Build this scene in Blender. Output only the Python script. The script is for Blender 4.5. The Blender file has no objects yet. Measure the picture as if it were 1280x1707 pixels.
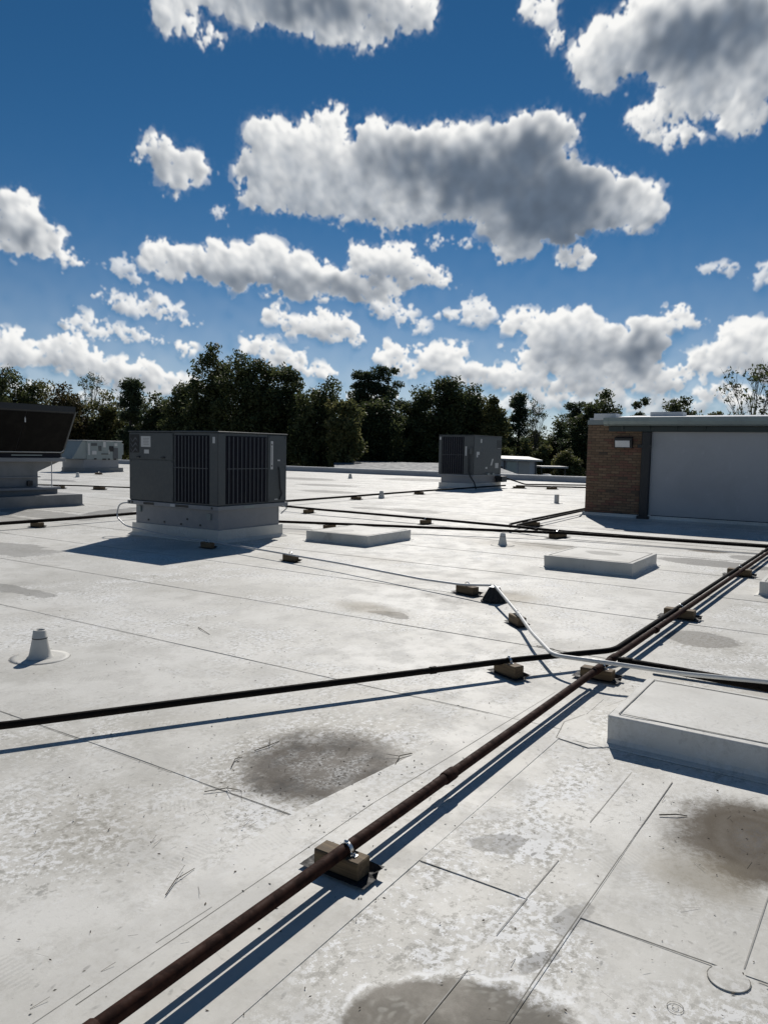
import bpy, math, random
import numpy as np
from mathutils import Vector, Matrix

# ---------------------------------------------------------------- scene, camera, sky, sun
# axes follow the building: +x along the pipes, +y across them, z = 0 on the roof (one storey above the ground)
SC = bpy.context.scene
COL = SC.collection
EYE = 1.55
cam_d = bpy.data.cameras.new('camera'); cam = bpy.data.objects.new('camera', cam_d); COL.objects.link(cam)
cam_d.sensor_fit = 'VERTICAL'; cam_d.angle_y = 2 * math.atan(853.5 / 1277.1)
cam_d.clip_start = 0.05; cam_d.clip_end = 5000
def aim(yaw, pitch, roll):
    fw = Vector((math.sin(yaw) * math.cos(pitch), math.cos(yaw) * math.cos(pitch), -math.sin(pitch)))
    r0 = Vector((math.cos(yaw), -math.sin(yaw), 0)); u0 = r0.cross(fw)
    r = r0 * math.cos(roll) + u0 * math.sin(roll); u = -r0 * math.sin(roll) + u0 * math.cos(roll)
    return Matrix(((r.x, u.x, -fw.x), (r.y, u.y, -fw.y), (r.z, u.z, -fw.z)))
cam.matrix_world = Matrix.Translation((0, 0, EYE)) @ aim(math.radians(57), math.radians(4.635), math.radians(1.161)).to_4x4()
SC.camera = cam

SC.view_settings.view_transform = 'Standard'; SC.view_settings.look = 'None'
SC.view_settings.gamma = 1; SC.view_settings.use_curve_mapping = False
SC.view_settings.exposure = -0.1

SUN_AZ, SUN_EL = 27.0, 38.3          # degrees: counter-clockwise from +x, and above the horizon
SUN_STRENGTH = 4.6
SKY_STRENGTH = 0.05
sun_d = bpy.data.lights.new('sun', 'SUN'); sun = bpy.data.objects.new('sun', sun_d); COL.objects.link(sun)
sun_d.energy = SUN_STRENGTH; sun_d.angle = math.radians(0.5); sun_d.color = (1.0, 0.955, 0.89)
_a, _e = math.radians(SUN_AZ), math.radians(SUN_EL)
sun_dir = Vector((math.cos(_a) * math.cos(_e), math.sin(_a) * math.cos(_e), math.sin(_e)))
sun.rotation_euler = sun_dir.to_track_quat('Z', 'Y').to_euler(); sun.location = sun_dir * 60

# cloud bodies and their grey undersides: bearing, elevation, half sizes (degrees), body
CLOUDS = [
    (48.51,27.23,1.61,1.29,1),(46.1,26.35,1.15,0.64,1),(43.03,28.76,3.98,1.8,1),(37.99,28.49,5.11,1.9,1),(32.87,28.66,3.63,1.39,1),
    (35.83,27.22,3.21,0.83,1),(46.71,28.83,2.46,1.19,1),(39.7,30.08,6.36,1.48,1),(22.73,28.42,1.49,1.04,0.5),(21.63,26.94,0.74,0.7,0.5),
    (18.5,25.09,2.48,1.78,1),(15.43,26.55,3.66,2.45,1),(11.6,25.61,4.03,2.74,1),(8.43,23.91,2.48,2.62,1),(14.98,21.94,1.75,0.95,1),
    (9.17,21.45,1.62,1.32,1),(12.19,23.14,2.98,1.62,1),(18.59,26.86,1.2,0.94,1),(13.57,20.78,2.29,0.76,1),(9.19,27.36,3.55,1.75,1),
    (41.92,21.18,1.79,1.21,1),(42.96,18.92,1.49,1.1,1),(40.84,19.62,3,2.25,1),(38.3,21.4,2.67,1.35,1),(36.96,18.69,4.12,2.77,1),(32.65,20.3,3.89,2.24,1),
    (33.01,17.08,3.92,1.61,1),(29.2,20.69,3.01,1.62,1),(24.88,19.7,5.03,2.81,1),(22.22,21.41,2.69,1.69,1),(22.26,17.37,4.75,3.15,1),
    (18.74,17.4,3.23,2.28,1),(15.69,16.66,2.16,1.7,1),(23.85,14.59,2.03,1.41,1),(19.61,13.6,1.85,0.79,1),(28.25,17.88,3.44,2.07,1),
    (41.25,17.53,2.79,1.43,1),(37.25,22.87,1.2,0.49,1),(27.73,14.76,1.21,0.4,0.3),(29.82,15.03,1.05,0.48,0.3),(33.06,15.39,0.87,0.36,0.3),
    (36.91,15.68,0.87,0.31,0.3),(29.45,14.36,0.61,0.28,0.3),(49.53,19.77,1.45,0.92,0.7),(47.93,18.68,2.06,1.37,0.7),(48.54,16.96,0.73,0.3,0.7),
    (50.53,19.05,0.64,0.43,0.7),(58.64,14.78,1.89,1.28,0.9),(57.6,13.36,2.45,1.32,0.9),(55.59,12.36,1.75,0.53,0.9),(59.2,13.33,2.17,1.08,0.9),
    (45.25,16.23,0.92,0.57,0.25),(44.63,16.73,0.42,0.3,0.2),(48.34,12.76,2.31,1.4,0.8),(44.82,12.62,2.98,1.74,0.8),(42.07,13.18,2.8,1.51,0.8),
    (39.25,12.3,2.7,1.7,0.8),(36.63,11.91,2.28,1.31,0.8),(33.37,13.42,3.07,1.53,0.8),(30.72,12.53,2.27,0.98,0.8),(34.21,11.44,3.17,0.91,0.8),
    (49.15,13.67,1.22,0.62,0.8),(38.59,11.1,3.94,0.58,0.8),(29.17,12.13,1.05,0.29,0.8),(51.68,11.9,1.03,0.85,0.3),(50.85,11.1,0.64,0.47,0.3),
    (50.18,9.56,2.95,0.8,0.4),(52.94,10.22,1.42,0.43,0.4),(47.94,8.69,1.75,0.41,0.4),(49.49,10.09,1.23,0.56,0.4),(54.5,8.52,1.63,0.63,0.4),
    (52.18,7.69,3.22,0.73,0.4),(49.99,7.42,1.47,0.45,0.4),(55.08,7.88,1.15,0.4,0.4),(41.26,9.66,1.13,0.91,0.5),(37.24,8.84,3.08,1.18,0.5),
    (39.43,8.77,1.75,0.84,0.5),(35.91,8.24,1.77,0.68,0.5),(37.69,9.67,1.32,0.59,0.5),(32.64,10.01,2.2,0.75,0.4),(31.07,9.07,1.5,0.59,0.4),
    (26.62,9.98,1.82,1,0.4),(28.81,9.85,1.14,0.38,0.4),(26.29,10.48,0.95,0.66,0.4),(22.81,9.3,2.54,1.08,0.8),(19.81,8.43,3.5,1.98,0.8),
    (15.2,7.77,2.45,1.94,0.8),(12.69,9.58,1.38,0.87,0.8),(10.99,9.12,1.2,0.35,0.8),(17.66,6.45,4.81,1.45,0.8),(21.01,6.69,2.52,1.09,0.8),
    (10.11,12.34,1.55,0.53,0.3),(7.26,11.95,0.92,0.89,0.3),(8.05,11.52,0.5,0.3,0.3),(8.22,8.03,2.32,1.39,0.6),(9.8,6.51,2.92,1.19,0.6),
    (6.52,6.41,2.09,1.93,0.6),(58.44,5.94,2.78,1.25,0.6),(54.92,5.78,2.33,1.36,0.6),(51.41,5,3.05,1.24,0.6),(47.53,6.94,0.92,0.66,0.6),
    (48.57,4.37,2.93,0.92,0.6),(59.14,6.97,1.82,0.77,0.6),(55.47,6.86,1.53,0.71,0.6),(42.45,7.25,1.56,0.93,0.5),(40.49,6.48,2.01,0.94,0.5),
    (38.08,5.69,1.94,0.69,0.5),(32.79,7.03,1.5,1.11,0.5),(31.66,5.84,1.77,0.78,0.5),(29.03,6.66,2.02,1.29,0.5),(26.58,5.73,2.18,1.03,0.5),
    (28.08,7.31,1.31,0.77,0.5),(23.53,5.5,2.57,1.2,0.5),(20.51,4.56,2.51,0.85,0.5),(17.6,4.99,2.84,1.09,0.5),(13.97,5.17,2.34,1.07,0.5),
    (11.65,5.75,1.52,0.73,0.5),(9.69,4.31,2.21,0.8,0.5),(30.59,7.5,1.15,0.51,0.5),(24.38,7.54,0.6,0.3,0.5),(22.29,6.69,1.7,0.85,0.5),
    (58.12,3.52,2.61,0.71,0.35),(52.02,3.18,3.24,0.83,0.35),(34.06,3.74,2.67,0.79,0.35),(27.84,3.63,3.07,0.87,0.35),(22.6,3.48,2.98,0.86,0.35),
    (17.12,3.51,2.84,0.84,0.35),(12.7,3.31,2.69,0.91,0.35),(7.43,3.3,2.13,0.95,0.35),
]
CLOUD_CORES = [
    (38.84,28.66,4.68,0.92,0.9),(35.43,28.44,3.42,0.78,0.5),(12.35,25.71,3.53,1.7,1),(8.93,26.13,2.14,1.5,0.8),(15.38,25.76,1.94,0.95,0.5),
    (31.35,20.02,3.89,1.39,0.8),(26.56,18.8,4.67,2.03,1),(21.63,17.35,3.92,2.6,1.1),(23.23,20.55,2.51,1.79,0.9),(20.49,15,2.07,1.35,0.8),
    (48.33,18.93,1.47,0.79,0.6),(58.49,13.61,1.82,0.8,0.8),(42.48,11.54,5.2,0.81,0.7),(36.4,11.5,2.63,0.74,0.8),(46.7,12.09,1.67,0.56,0.5),
    (33.35,12.4,2.63,0.57,0.5),(30.71,12.12,1.75,0.41,0.4),(41.17,9.33,0.78,0.5,0.4),(37.02,8.42,2.2,0.51,0.4),(15.18,7.36,1.82,1.38,0.8),
    (19.34,7.1,3.29,1.04,0.4),(50.38,9.22,2.03,0.36,0.35),(52.38,7.47,2.4,0.32,0.35),(12.35,4.13,3.79,1.23,0.4),(19.24,4.57,3.3,1.02,0.35),
    (57.36,4.95,2.25,0.79,0.4),(51.61,4.24,2.43,0.75,0.4),(26.56,4.96,2.61,0.78,0.3),(7.92,5.67,1.79,0.86,0.4),
]
def cloud_map(BLOBS,CORES,W=5120,Hh=1024,EL0=-2.0,EL1=70.0):
    """cumulus over the upper sky (columns: bearing, rows: elevation): each body grows puffs and smaller puffs,
    then the heap is lit by the sun standing behind and above it. Returns radiance and cover."""
    PX=Hh/(EL1-EL0); KX=W/360.
    az=((np.arange(W,dtype=np.float32)+.5)/W*360-180); el=(np.arange(Hh,dtype=np.float32)+.5)/PX+EL0
    ky=np.fft.fftfreq(Hh)[:,None]*PX; kx=np.fft.rfftfreq(W)[None,:]*KX
    k=np.sqrt(kx*kx+ky*ky*1.2).astype(np.float32)
    def band(f0,seed,s=.42):
        n=np.random.default_rng(seed).standard_normal((Hh,W)).astype(np.float32)
        r=np.fft.irfft2(np.fft.rfft2(n)*np.exp(-(np.log(np.maximum(k,1e-5)/f0))**2/(2*s*s)),s=(Hh,W)).astype(np.float32)
        return r/r.std()
    def blur(a,s): return np.fft.irfft2(np.fft.rfft2(a)*np.exp(-2*(math.pi*s*k)**2),s=(Hh,W)).astype(np.float32)
    rng=np.random.default_rng(5); rest=[]
    while len(rest)<96:                                    # the rest of the sky: the same scattered cumulus
        a0=rng.uniform(-180,180); e0=4+60*rng.random()**1.6
        if abs((a0-SUN_AZ+180)%360-180)<36: continue
        s=1.2+4.0*rng.random()**2
        for j in range(4): rest.append((a0+rng.normal()*s*1.3,e0+rng.normal()*s*.3,s*rng.uniform(.6,1.3),s*rng.uniform(.35,.6),.7))
    HT=np.zeros((Hh,W),np.float32); WT=np.zeros((Hh,W),np.float32)
    def puff(a0,e0,ra,re,z0,h,w):
        i0=max(int((e0-re-EL0)*PX),0); i1=min(int((e0+re-EL0)*PX)+2,Hh); j0=int((a0-ra+180)*KX); j1=int((a0+ra+180)*KX)+2
        if i1<=i0: return
        dx=((np.arange(j0,j1)+.5)/KX-180-a0)/ra; dy=(el[i0:i1]-e0)/re
        q=1-dx[None,:]**2-dy[:,None]**2
        zz=np.where(q>0,z0+h*np.sqrt(np.maximum(q,0)),0).astype(np.float32)
        if j0>=0 and j1<=W: s=(slice(i0,i1),slice(j0,j1))
        else: s=np.ix_(np.arange(i0,i1),np.arange(j0,j1)%W)
        HT[s]=np.maximum(HT[s],zz); WT[s]=np.maximum(WT[s],np.where(q>0,w,0))
    for a0,e0,ra,re,w in list(BLOBS)+rest:
        m=min(ra,re); st=ra/re; puff(a0,e0,ra*.86,re*.80,0,m*.45,w)
        for _ in range(int(9+11*min(st,3.5))):
            t=rng.uniform(0,2*math.pi); r=rng.random()**.5*.84; s1=m*rng.uniform(.22,.46)
            a1=a0+math.cos(t)*r*(ra-s1*.4); e1=e0+math.sin(t)*r*(re-s1*.4)*(1. if math.sin(t)>0 else .9); z1=m*.42*(1-r*r)**.5
            puff(a1,e1,s1*1.08,s1,z1*.75,s1*.8,w)
            for _ in range(7):
                t2=rng.uniform(0,2*math.pi); s2=s1*rng.uniform(.24,.5); r2=s1*rng.uniform(.55,.98)
                a2=a1+math.cos(t2)*r2; e2=e1+math.sin(t2)*r2; z2=z1*.75+.8*(max(s1*s1-r2*r2,0))**.5
                puff(a2,e2,s2*1.08,s2,z2*.8,s2*.8,w)
                if s2>.24:
                    for _ in range(4):
                        t3=rng.uniform(0,2*math.pi); s3=s2*rng.uniform(.3,.5); r3=s2*rng.uniform(.6,1.0)
                        puff(a2+math.cos(t3)*r3,e2+math.sin(t3)*r3,s3,s3,z2*.8+.7*(max(s2*s2-r3*r3,0))**.5,s3*.8,w)
    CF=np.zeros((Hh,W),np.float32)
    for a0,e0,ra,re,w in CORES:
        i0=max(int((e0-2*re-EL0)*PX),0); i1=min(int((e0+2*re-EL0)*PX)+2,Hh); j0=int((a0-2*ra+180)*KX); j1=int((a0+2*ra+180)*KX)+2
        dx=((np.arange(j0,j1)+.5)/KX-180-a0)/ra; dy=(el[i0:i1]-e0)/re
        CF[i0:i1,j0:j1]=np.maximum(CF[i0:i1,j0:j1],w*np.exp(-.75*(dx[None,:]**2+dy[:,None]**2)**1.3))
    # wind-torn edges: displace the whole heap a little
    wx=(band(.4,8)*.22+band(.9,1)*.17+band(2.2,2)*.085+band(4.5,3,.3)*.02)*KX; wy=(band(.4,9)*.16+band(.9,4)*.13+band(2.2,5)*.07+band(4.5,6,.3)*.018)*PX
    I,J=np.mgrid[0:Hh,0:W].astype(np.float32)
    def shift(A,di,dj):
        y=np.clip(I+di,0,Hh-1.01); x=J+dj; y0=y.astype(np.int32); x0=np.floor(x).astype(np.int32); fy=y-y0; fx=x-x0; x0%=W; x1=(x0+1)%W
        return (A[y0,x0]*(1-fx)+A[y0,x1]*fx)*(1-fy)+(A[y0+1,x0]*(1-fx)+A[y0+1,x1]*fx)*fy
    HT=shift(HT,wy,wx); in_=np.clip(HT*8,0,1); HT=HT+in_*(.20*(np.abs(band(.6,31))-.8)+.12*(np.abs(band(1.3,32))-.8)+.04*(np.abs(band(2.8,33))-.8)+.015*(np.abs(band(5.5,34,.3))-.8)); HT=np.maximum(HT,0); WT=blur(WT,.12); CF=shift(CF,wy*2.2,wx*2.2)
    n2=band(1.1,25); n3=band(2.6,26); n4=band(5.,27,.3)
    hs=blur(HT,.055); hb=blur(HT,.22); hbb=blur(HT,.55)
    body=np.clip(WT,0,1)
    n1=band(.5,24); g=hs*np.clip(1+.30*n1+.30*n2+.20*n3+.10*n4,.40,2)-.05*np.clip(.2-.5*n1-.6*n2-.55*n3-.3*n4,-1,2)*np.exp(-5*hb)*(hb>.02)
    cover=np.clip((g-.01)/(.30+.10*n1.clip(-1,1)),0,1); cover=cover*cover*(3-2*cover)*np.clip(.30+body*1.5,0,1)
    veil=np.clip(blur(HT,.4)*(1.3+.7*n2+.5*n3)-.04,0,1)*.42*np.clip(body*1.6+.25,0,1)
    mist=.46*np.exp(-(np.maximum(el,0)/7.0)**1.6)[:,None]*(1+.06*n1)   # thin haze low in the sky
    cover=np.maximum(np.maximum(cover,veil),mist)
    da=(SUN_AZ-az+180)%360-180; gx=da[None,:]*np.cos(np.radians(el))[:,None]; gy=np.broadcast_to((SUN_EL-el)[:,None],gx.shape)
    L=np.sqrt(gx*gx+gy*gy)+1e-3; gx=gx/L; gy=gy/L
    thick=hb*(.35+.65*body); path=np.clip(hs,0,3)*.30
    for s,w,src in ((.35,.45,thick),(.8,.5,thick),(1.5,.45,blur(thick,.3))): path=path+w*shift(src,gy*s*PX,gx*s*KX)
    # slope of the heap towards the sun, at three sizes of puff
    def facing(f):
        gr=np.gradient(f); a=-(gr[0]*PX*gy+gr[1]*KX*gx); return a/np.sqrt(1+(gr[0]*PX)**2+(gr[1]*KX)**2)
    n_s=facing(blur(HT,.06)); n_m=facing(blur(HT,.16)*1.5); n_l=facing(hbb*2.2)
    crease=np.clip((hs-hb)/.16,-1,1); crease2=np.clip((hb-hbb)/.35,-1,1)
    core=np.clip(CF*(1.25+.08*n2),0,1.2)*np.clip(hb*2.6-.30,0,1); core=blur(np.clip(core,0,1),.20)*np.clip(hs*4,0,1); core=np.clip(core,0,1)
    soft=1-.75*core; E=.20+.80*np.exp(-2.0*hb)*(1-.5*core)
    lit=np.exp(-.34*path)*(.76+E*(.20*n_s+.36*n_m)+.34*n_l+.07*n1*soft+.06*band(1.0,41)*soft+E*soft*(.10*crease+.18*crease2))*(1-.93*core)
    lit=lit*1.10+.22*np.clip(n_m,0,1)*np.exp(-2.0*hb)*soft+.38*np.exp(-5*hs)*(1-.7*core)
    lit=np.clip(lit,0,1.05)[...,None]; c3=core[...,None]; tone=(1+.03*n_m+.02*crease+.05*n1)[...,None]
    shade=(np.array([.27,.325,.40],np.float32)*(1-c3)+np.array([.105,.145,.205],np.float32)*c3)*tone
    lit=np.maximum(lit,.55*np.exp(-14*hb)[...,None]); col=shade*(1-lit)+np.array([1.0,1.0,.985],np.float32)*lit
    cover*=np.clip((el+1.5)/1.0,0,1)[:,None]*np.clip((69-el)/4,0,1)[:,None]
    return np.maximum(col,0),np.clip(cover,0,1),(az,el)

def cloud_image():
    col,cov,_=cloud_map(CLOUDS,CLOUD_CORES)
    h,w=cov.shape; px=np.empty((h,w,4),np.float32); px[...,:3]=col; px[...,3]=cov
    img=bpy.data.images.new('clouds',w,h,alpha=True,float_buffer=True); img.colorspace_settings.name='Non-Color'; img.alpha_mode='CHANNEL_PACKED'
    img.pixels.foreach_set(px.ravel()); img.update(); return img


world = bpy.data.worlds.new('World'); SC.world = world; world.use_nodes = True
wt = world.node_tree; wt.nodes.clear()
def wn(t, **k):
    n = wt.nodes.new(t)
    for a, v in k.items(): setattr(n, a, v)
    return n
def wmath(op, a, b=None):
    n = wn('ShaderNodeMath', operation=op)
    for i, x in enumerate((a, b)):
        if x is None: continue
        if isinstance(x, (int, float)): n.inputs[i].default_value = x
        else: wt.links.new(x, n.inputs[i])
    return n.outputs[0]
sky = wn('ShaderNodeTexSky', sky_type='NISHITA', sun_disc=False)
sky.sun_elevation = math.radians(SUN_EL); sky.sun_rotation = math.radians(90 - SUN_AZ)
sky.altitude = 2500; sky.air_density = 1.0; sky.dust_density = 0.0; sky.ozone_density = 6.0
tc = wn('ShaderNodeTexCoord'); sp = wn('ShaderNodeSeparateXYZ'); wt.links.new(tc.outputs['Generated'], sp.inputs[0])
cu = wmath('ADD', wmath('DIVIDE', wmath('ARCTAN2', sp.outputs[1], sp.outputs[0]), 2 * math.pi), 0.5)
cv = wmath('DIVIDE', wmath('ADD', wmath('MULTIPLY', wmath('ARCSINE', sp.outputs[2]), 180 / math.pi), 2.0), 72.0)
cv = wmath('MINIMUM', wmath('MAXIMUM', cv, 0.002), 0.998)
cxyz = wn('ShaderNodeCombineXYZ'); wt.links.new(cu, cxyz.inputs[0]); wt.links.new(cv, cxyz.inputs[1])
ci = wn('ShaderNodeTexImage', interpolation='Cubic', extension='REPEAT'); ci.image = cloud_image()
wt.links.new(cxyz.outputs[0], ci.inputs[0])
CLOUD_RADIANCE = 0.98
gain = wn('ShaderNodeVectorMath', operation='SCALE'); gain.inputs['Scale'].default_value = CLOUD_RADIANCE / SKY_STRENGTH
wt.links.new(ci.outputs['Color'], gain.inputs[0])
hs = wn('ShaderNodeHueSaturation'); hs.inputs['Saturation'].default_value = 1.17; hs.inputs['Value'].default_value = 1.08; hs.inputs['Hue'].default_value = 0.492; wt.links.new(sky.outputs[0], hs.inputs['Color'])
mixc = wn('ShaderNodeMix', data_type='RGBA')
wt.links.new(ci.outputs['Alpha'], mixc.inputs[0]); wt.links.new(hs.outputs[0], mixc.inputs[6]); wt.links.new(gain.outputs[0], mixc.inputs[7])
bg = wn('ShaderNodeBackground'); bg.inputs['Strength'].default_value = SKY_STRENGTH
wt.links.new(mixc.outputs[2], bg.inputs['Color'])
wo = wn('ShaderNodeOutputWorld'); wt.links.new(bg.outputs[0], wo.inputs['Surface'])

# ---------------------------------------------------------------- materials
class NT:
    def __init__(s, name):
        s.m = bpy.data.materials.new(name); s.m.use_nodes = True; s.t = s.m.node_tree
        s.b = s.t.nodes['Principled BSDF']; s.out = s.t.nodes['Material Output']
    def n(s, t, **k):
        n = s.t.nodes.new(t)
        for a, v in k.items(): setattr(n, a, v)
        return n
    def link(s, a, b): s.t.links.new(a, b)
    def put(s, inp, v):
        if isinstance(v, (int, float)): inp.default_value = v
        elif isinstance(v, tuple): inp.default_value = v if len(v) == len(inp.default_value) else (*v, 1)
        else: s.link(v, inp)
    def math(s, op, a, b=0.0, c=None, clamp=False):
        n = s.n('ShaderNodeMath', operation=op); n.use_clamp = clamp
        s.put(n.inputs[0], a); s.put(n.inputs[1], b)
        if c is not None: s.put(n.inputs[2], c)
        return n.outputs[0]
    def vmath(s, op, a, b):
        n = s.n('ShaderNodeVectorMath', operation=op); s.put(n.inputs[0], a); s.put(n.inputs[1], b)
        return n.outputs[0]
    def pos(s, scale=None, off=None):
        v = s.n('ShaderNodeNewGeometry').outputs['Position']
        if off: v = s.vmath('ADD', v, off)
        if scale: v = s.vmath('MULTIPLY', v, scale)
        return v
    def objpos(s, scale=None):
        v = s.n('ShaderNodeTexCoord').outputs['Object']
        return s.vmath('MULTIPLY', v, scale) if scale else v
    def noise(s, vec, scale, detail=4, rough=.55, dist=0.0, out='Fac'):
        n = s.n('ShaderNodeTexNoise'); s.put(n.inputs['Vector'], vec)
        n.inputs['Scale'].default_value = scale; n.inputs['Detail'].default_value = detail
        n.inputs['Roughness'].default_value = rough; n.inputs['Distortion'].default_value = dist
        return n.outputs[out]
    def voro(s, vec, scale, feature='F1', out='Distance', rand=1.0):
        n = s.n('ShaderNodeTexVoronoi', feature=feature); s.put(n.inputs['Vector'], vec)
        n.inputs['Scale'].default_value = scale; n.inputs['Randomness'].default_value = rand
        return n.outputs[out]
    def ramp(s, f, lo, hi, a=0.0, b=1.0):
        n = s.n('ShaderNodeMapRange', interpolation_type='SMOOTHSTEP'); s.put(n.inputs[0], f)
        n.inputs[1].default_value = lo; n.inputs[2].default_value = hi; n.inputs[3].default_value = a; n.inputs[4].default_value = b
        return n.outputs[0]
    def mix(s, f, a, b, mode='MIX'):
        n = s.n('ShaderNodeMix', data_type='RGBA', blend_type=mode); s.put(n.inputs[0], f); s.put(n.inputs[6], a); s.put(n.inputs[7], b)
        return n.outputs[2]
    def bump(s, h, strength=.3, dist=.01):
        n = s.n('ShaderNodeBump'); n.inputs['Strength'].default_value = strength; n.inputs['Distance'].default_value = dist
        s.put(n.inputs['Height'], h); s.link(n.outputs[0], s.b.inputs['Normal'])
    def done(s, col, rough=.6, metal=0.0, spec=.5):
        s.put(s.b.inputs['Base Color'], col); s.put(s.b.inputs['Roughness'], rough); s.put(s.b.inputs['Metallic'], metal)
        s.put(s.b.inputs['Specular IOR Level'], spec); return s.m

def worn(name, c, rough=.55, metal=0.0, dirt=.35, scale=6.0, dark=(.03, .027, .022), spec=.5, bump=.15):
    """a plain finish with dirt, scuffs and uneven gloss"""
    t = NT(name); p = t.objpos()
    a = t.noise(p, scale, 6, .65, .4); b = t.noise(p, scale * 7, 5, .6)
    f = t.math('MULTIPLY', t.ramp(a, .42, .72), dirt)
    col = t.mix(f, (*c, 1), (*dark, 1))
    col = t.mix(t.ramp(b, .55, .8, 0, .22), col, tuple(min(1, x * 1.6 + .02) for x in c) + (1,))
    t.bump(b, bump, .004)
    return t.done(col, t.ramp(b, .3, .7, max(rough - .12, .05), min(rough + .15, 1)), metal, spec)

def membrane(name, stains=(), wear=1.0, flaky=()):
    """white roofing membrane: chalky film, scuffs and specks; dried puddles where the roof holds water"""
    t = NT(name); flat = t.pos()
    wob = t.noise(flat, 2.2, 3, .5, 0, 'Color'); wobv = t.vmath('MULTIPLY', t.vmath('SUBTRACT', wob, (.5, .5, .5)), (.36, .36, .36))
    q = t.vmath('ADD', flat, wobv)
    big = t.noise(flat, .6, 5, .6); mid = t.noise(flat, 3.0, 9, .70); fine = t.noise(flat, 30, 7, .76); grit = t.noise(flat, 85, 4, .75); blot = t.noise(t.vmath('ADD', flat, (9, 4, 2)), 7.5, 8, .72)
    col = t.mix(t.ramp(big, .38, .62), (.68, .665, .62, 1), (.545, .53, .485, 1)); col = t.mix(t.ramp(t.noise(t.vmath('ADD', flat, (3, 17, 5)), 1.5, 6, .62), .50, .68, 0, .42 * wear), col, (.40, .385, .34, 1))
    col = t.mix(t.ramp(mid, .46, .60, 0, .50 * wear), col, (.47, .455, .415, 1))
    zone = t.ramp(t.noise(flat, .8, 4, .55), .44, .58)
    for (cx, cy, ru, rv) in flaky:
        e = t.n('ShaderNodeVectorMath', operation='LENGTH'); t.put(e.inputs[0], t.vmath('DIVIDE', t.vmath('MULTIPLY', t.vmath('SUBTRACT', q, (cx, cy, 0)), (1, 1, 0)), (ru, rv, 1)))
        zone = t.math('MAXIMUM', zone, t.math('MULTIPLY', t.ramp(t.math('ADD', e.outputs['Value'], t.math('MULTIPLY', t.math('SUBTRACT', mid, .5), 1.6)), .5, 1.1, 1.5, 0), 1.0))
    # grime left in the low grain, chalk worn into flakes
    low = t.ramp(t.math('ADD', fine, t.math('MULTIPLY', t.math('SUBTRACT', blot, .5), .55)), .45, .40)
    col = t.mix(t.math('MULTIPLY', low, t.math('MULTIPLY_ADD', zone, .34 * wear, .10 * wear)), col, (.29, .28, .25, 1))
    flk = t.ramp(t.math('ADD', fine, t.math('MULTIPLY', t.math('SUBTRACT', mid, .5), .7)), .525, .56)
    col = t.mix(t.math('MULTIPLY', flk, t.math('MULTIPLY_ADD', zone, .48 * wear, .14 * wear)), col, (.78, .78, .765, 1))
    # boot scuffs: short dark dashes in patches
    w2 = t.vmath('MULTIPLY', wobv, (.6, .6, .6))
    sc = t.voro(t.vmath('MULTIPLY', t.vmath('ADD', flat, w2), (10, 30, 9)), 1.0)
    sc = t.math('MULTIPLY', t.math('MULTIPLY', t.ramp(sc, .12, .26, 1, 0), t.ramp(t.noise(flat, 2.4, 4, .6), .54, .60)), t.ramp(fine, .44, .56))
    col = t.mix(t.math('MULTIPLY', sc, .62 * wear), col, (.19, .185, .17, 1))
    sc2 = t.voro(t.vmath('MULTIPLY', t.vmath('ADD', flat, w2), (34, 15, 9)), 1.0)
    sc2 = t.math('MULTIPLY', t.math('MULTIPLY', t.ramp(sc2, .14, .3, 1, 0), t.ramp(t.noise(t.vmath('ADD', flat, (31, 7, 0)), 1.6, 4, .6), .54, .61)), t.ramp(fine, .44, .56))
    col = t.mix(t.math('MULTIPLY', sc2, .5 * wear), col, (.23, .22, .20, 1))
    # boot prints: sole-sized patches of tread
    bp = t.n('ShaderNodeTexVoronoi'); t.put(bp.inputs['Vector'], flat); bp.inputs['Scale'].default_value = 2.3
    lv = t.vmath('SUBTRACT', flat, bp.outputs['Position']); cs_ = t.n('ShaderNodeSeparateColor'); t.put(cs_.inputs[0], bp.outputs['Color'])
    vr = t.n('ShaderNodeVectorRotate', rotation_type='Z_AXIS'); t.put(vr.inputs['Vector'], lv); t.put(vr.inputs['Angle'], t.math('MULTIPLY', cs_.outputs[0], 6.28))
    el_ = t.n('ShaderNodeVectorMath', operation='LENGTH'); t.put(el_.inputs[0], t.vmath('MULTIPLY', vr.outputs[0], (7.4, 19, 0)))
    sx = t.n('ShaderNodeSeparateXYZ'); t.put(sx.inputs[0], vr.outputs[0])
    tread = t.math('ADD', t.math('MULTIPLY', t.math('SINE', t.math('MULTIPLY', sx.outputs[0], 330)), .5), t.math('MULTIPLY', t.math('SUBTRACT', fine, .5), 6.5))
    bm = t.math('MULTIPLY', t.math('MULTIPLY', t.ramp(el_.outputs['Value'], .75, 1.02, 1, 0), t.ramp(tread, -.1, .35)), t.math('GREATER_THAN', cs_.outputs[1], .42))
    col = t.mix(t.math('MULTIPLY', bm, .19 * wear), col, t.mix(t.math('GREATER_THAN', cs_.outputs[2], .45), (.80, .80, .785, 1), (.30, .29, .26, 1)))
    sk = t.voro(flat, 15); spk = t.math('MULTIPLY', t.ramp(sk, .025, .06, 1, 0), t.ramp(t.noise(flat, 5, 2, .5), .50, .58))
    col = t.mix(t.math('MULTIPLY', spk, .8 * wear), col, (.08, .075, .065, 1))
    col = t.mix(t.ramp(grit, .58, .72, 0, .28 * wear), col, (.30, .295, .28, 1))
    rough = t.ramp(mid, .35, .65, .50, .68)
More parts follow.
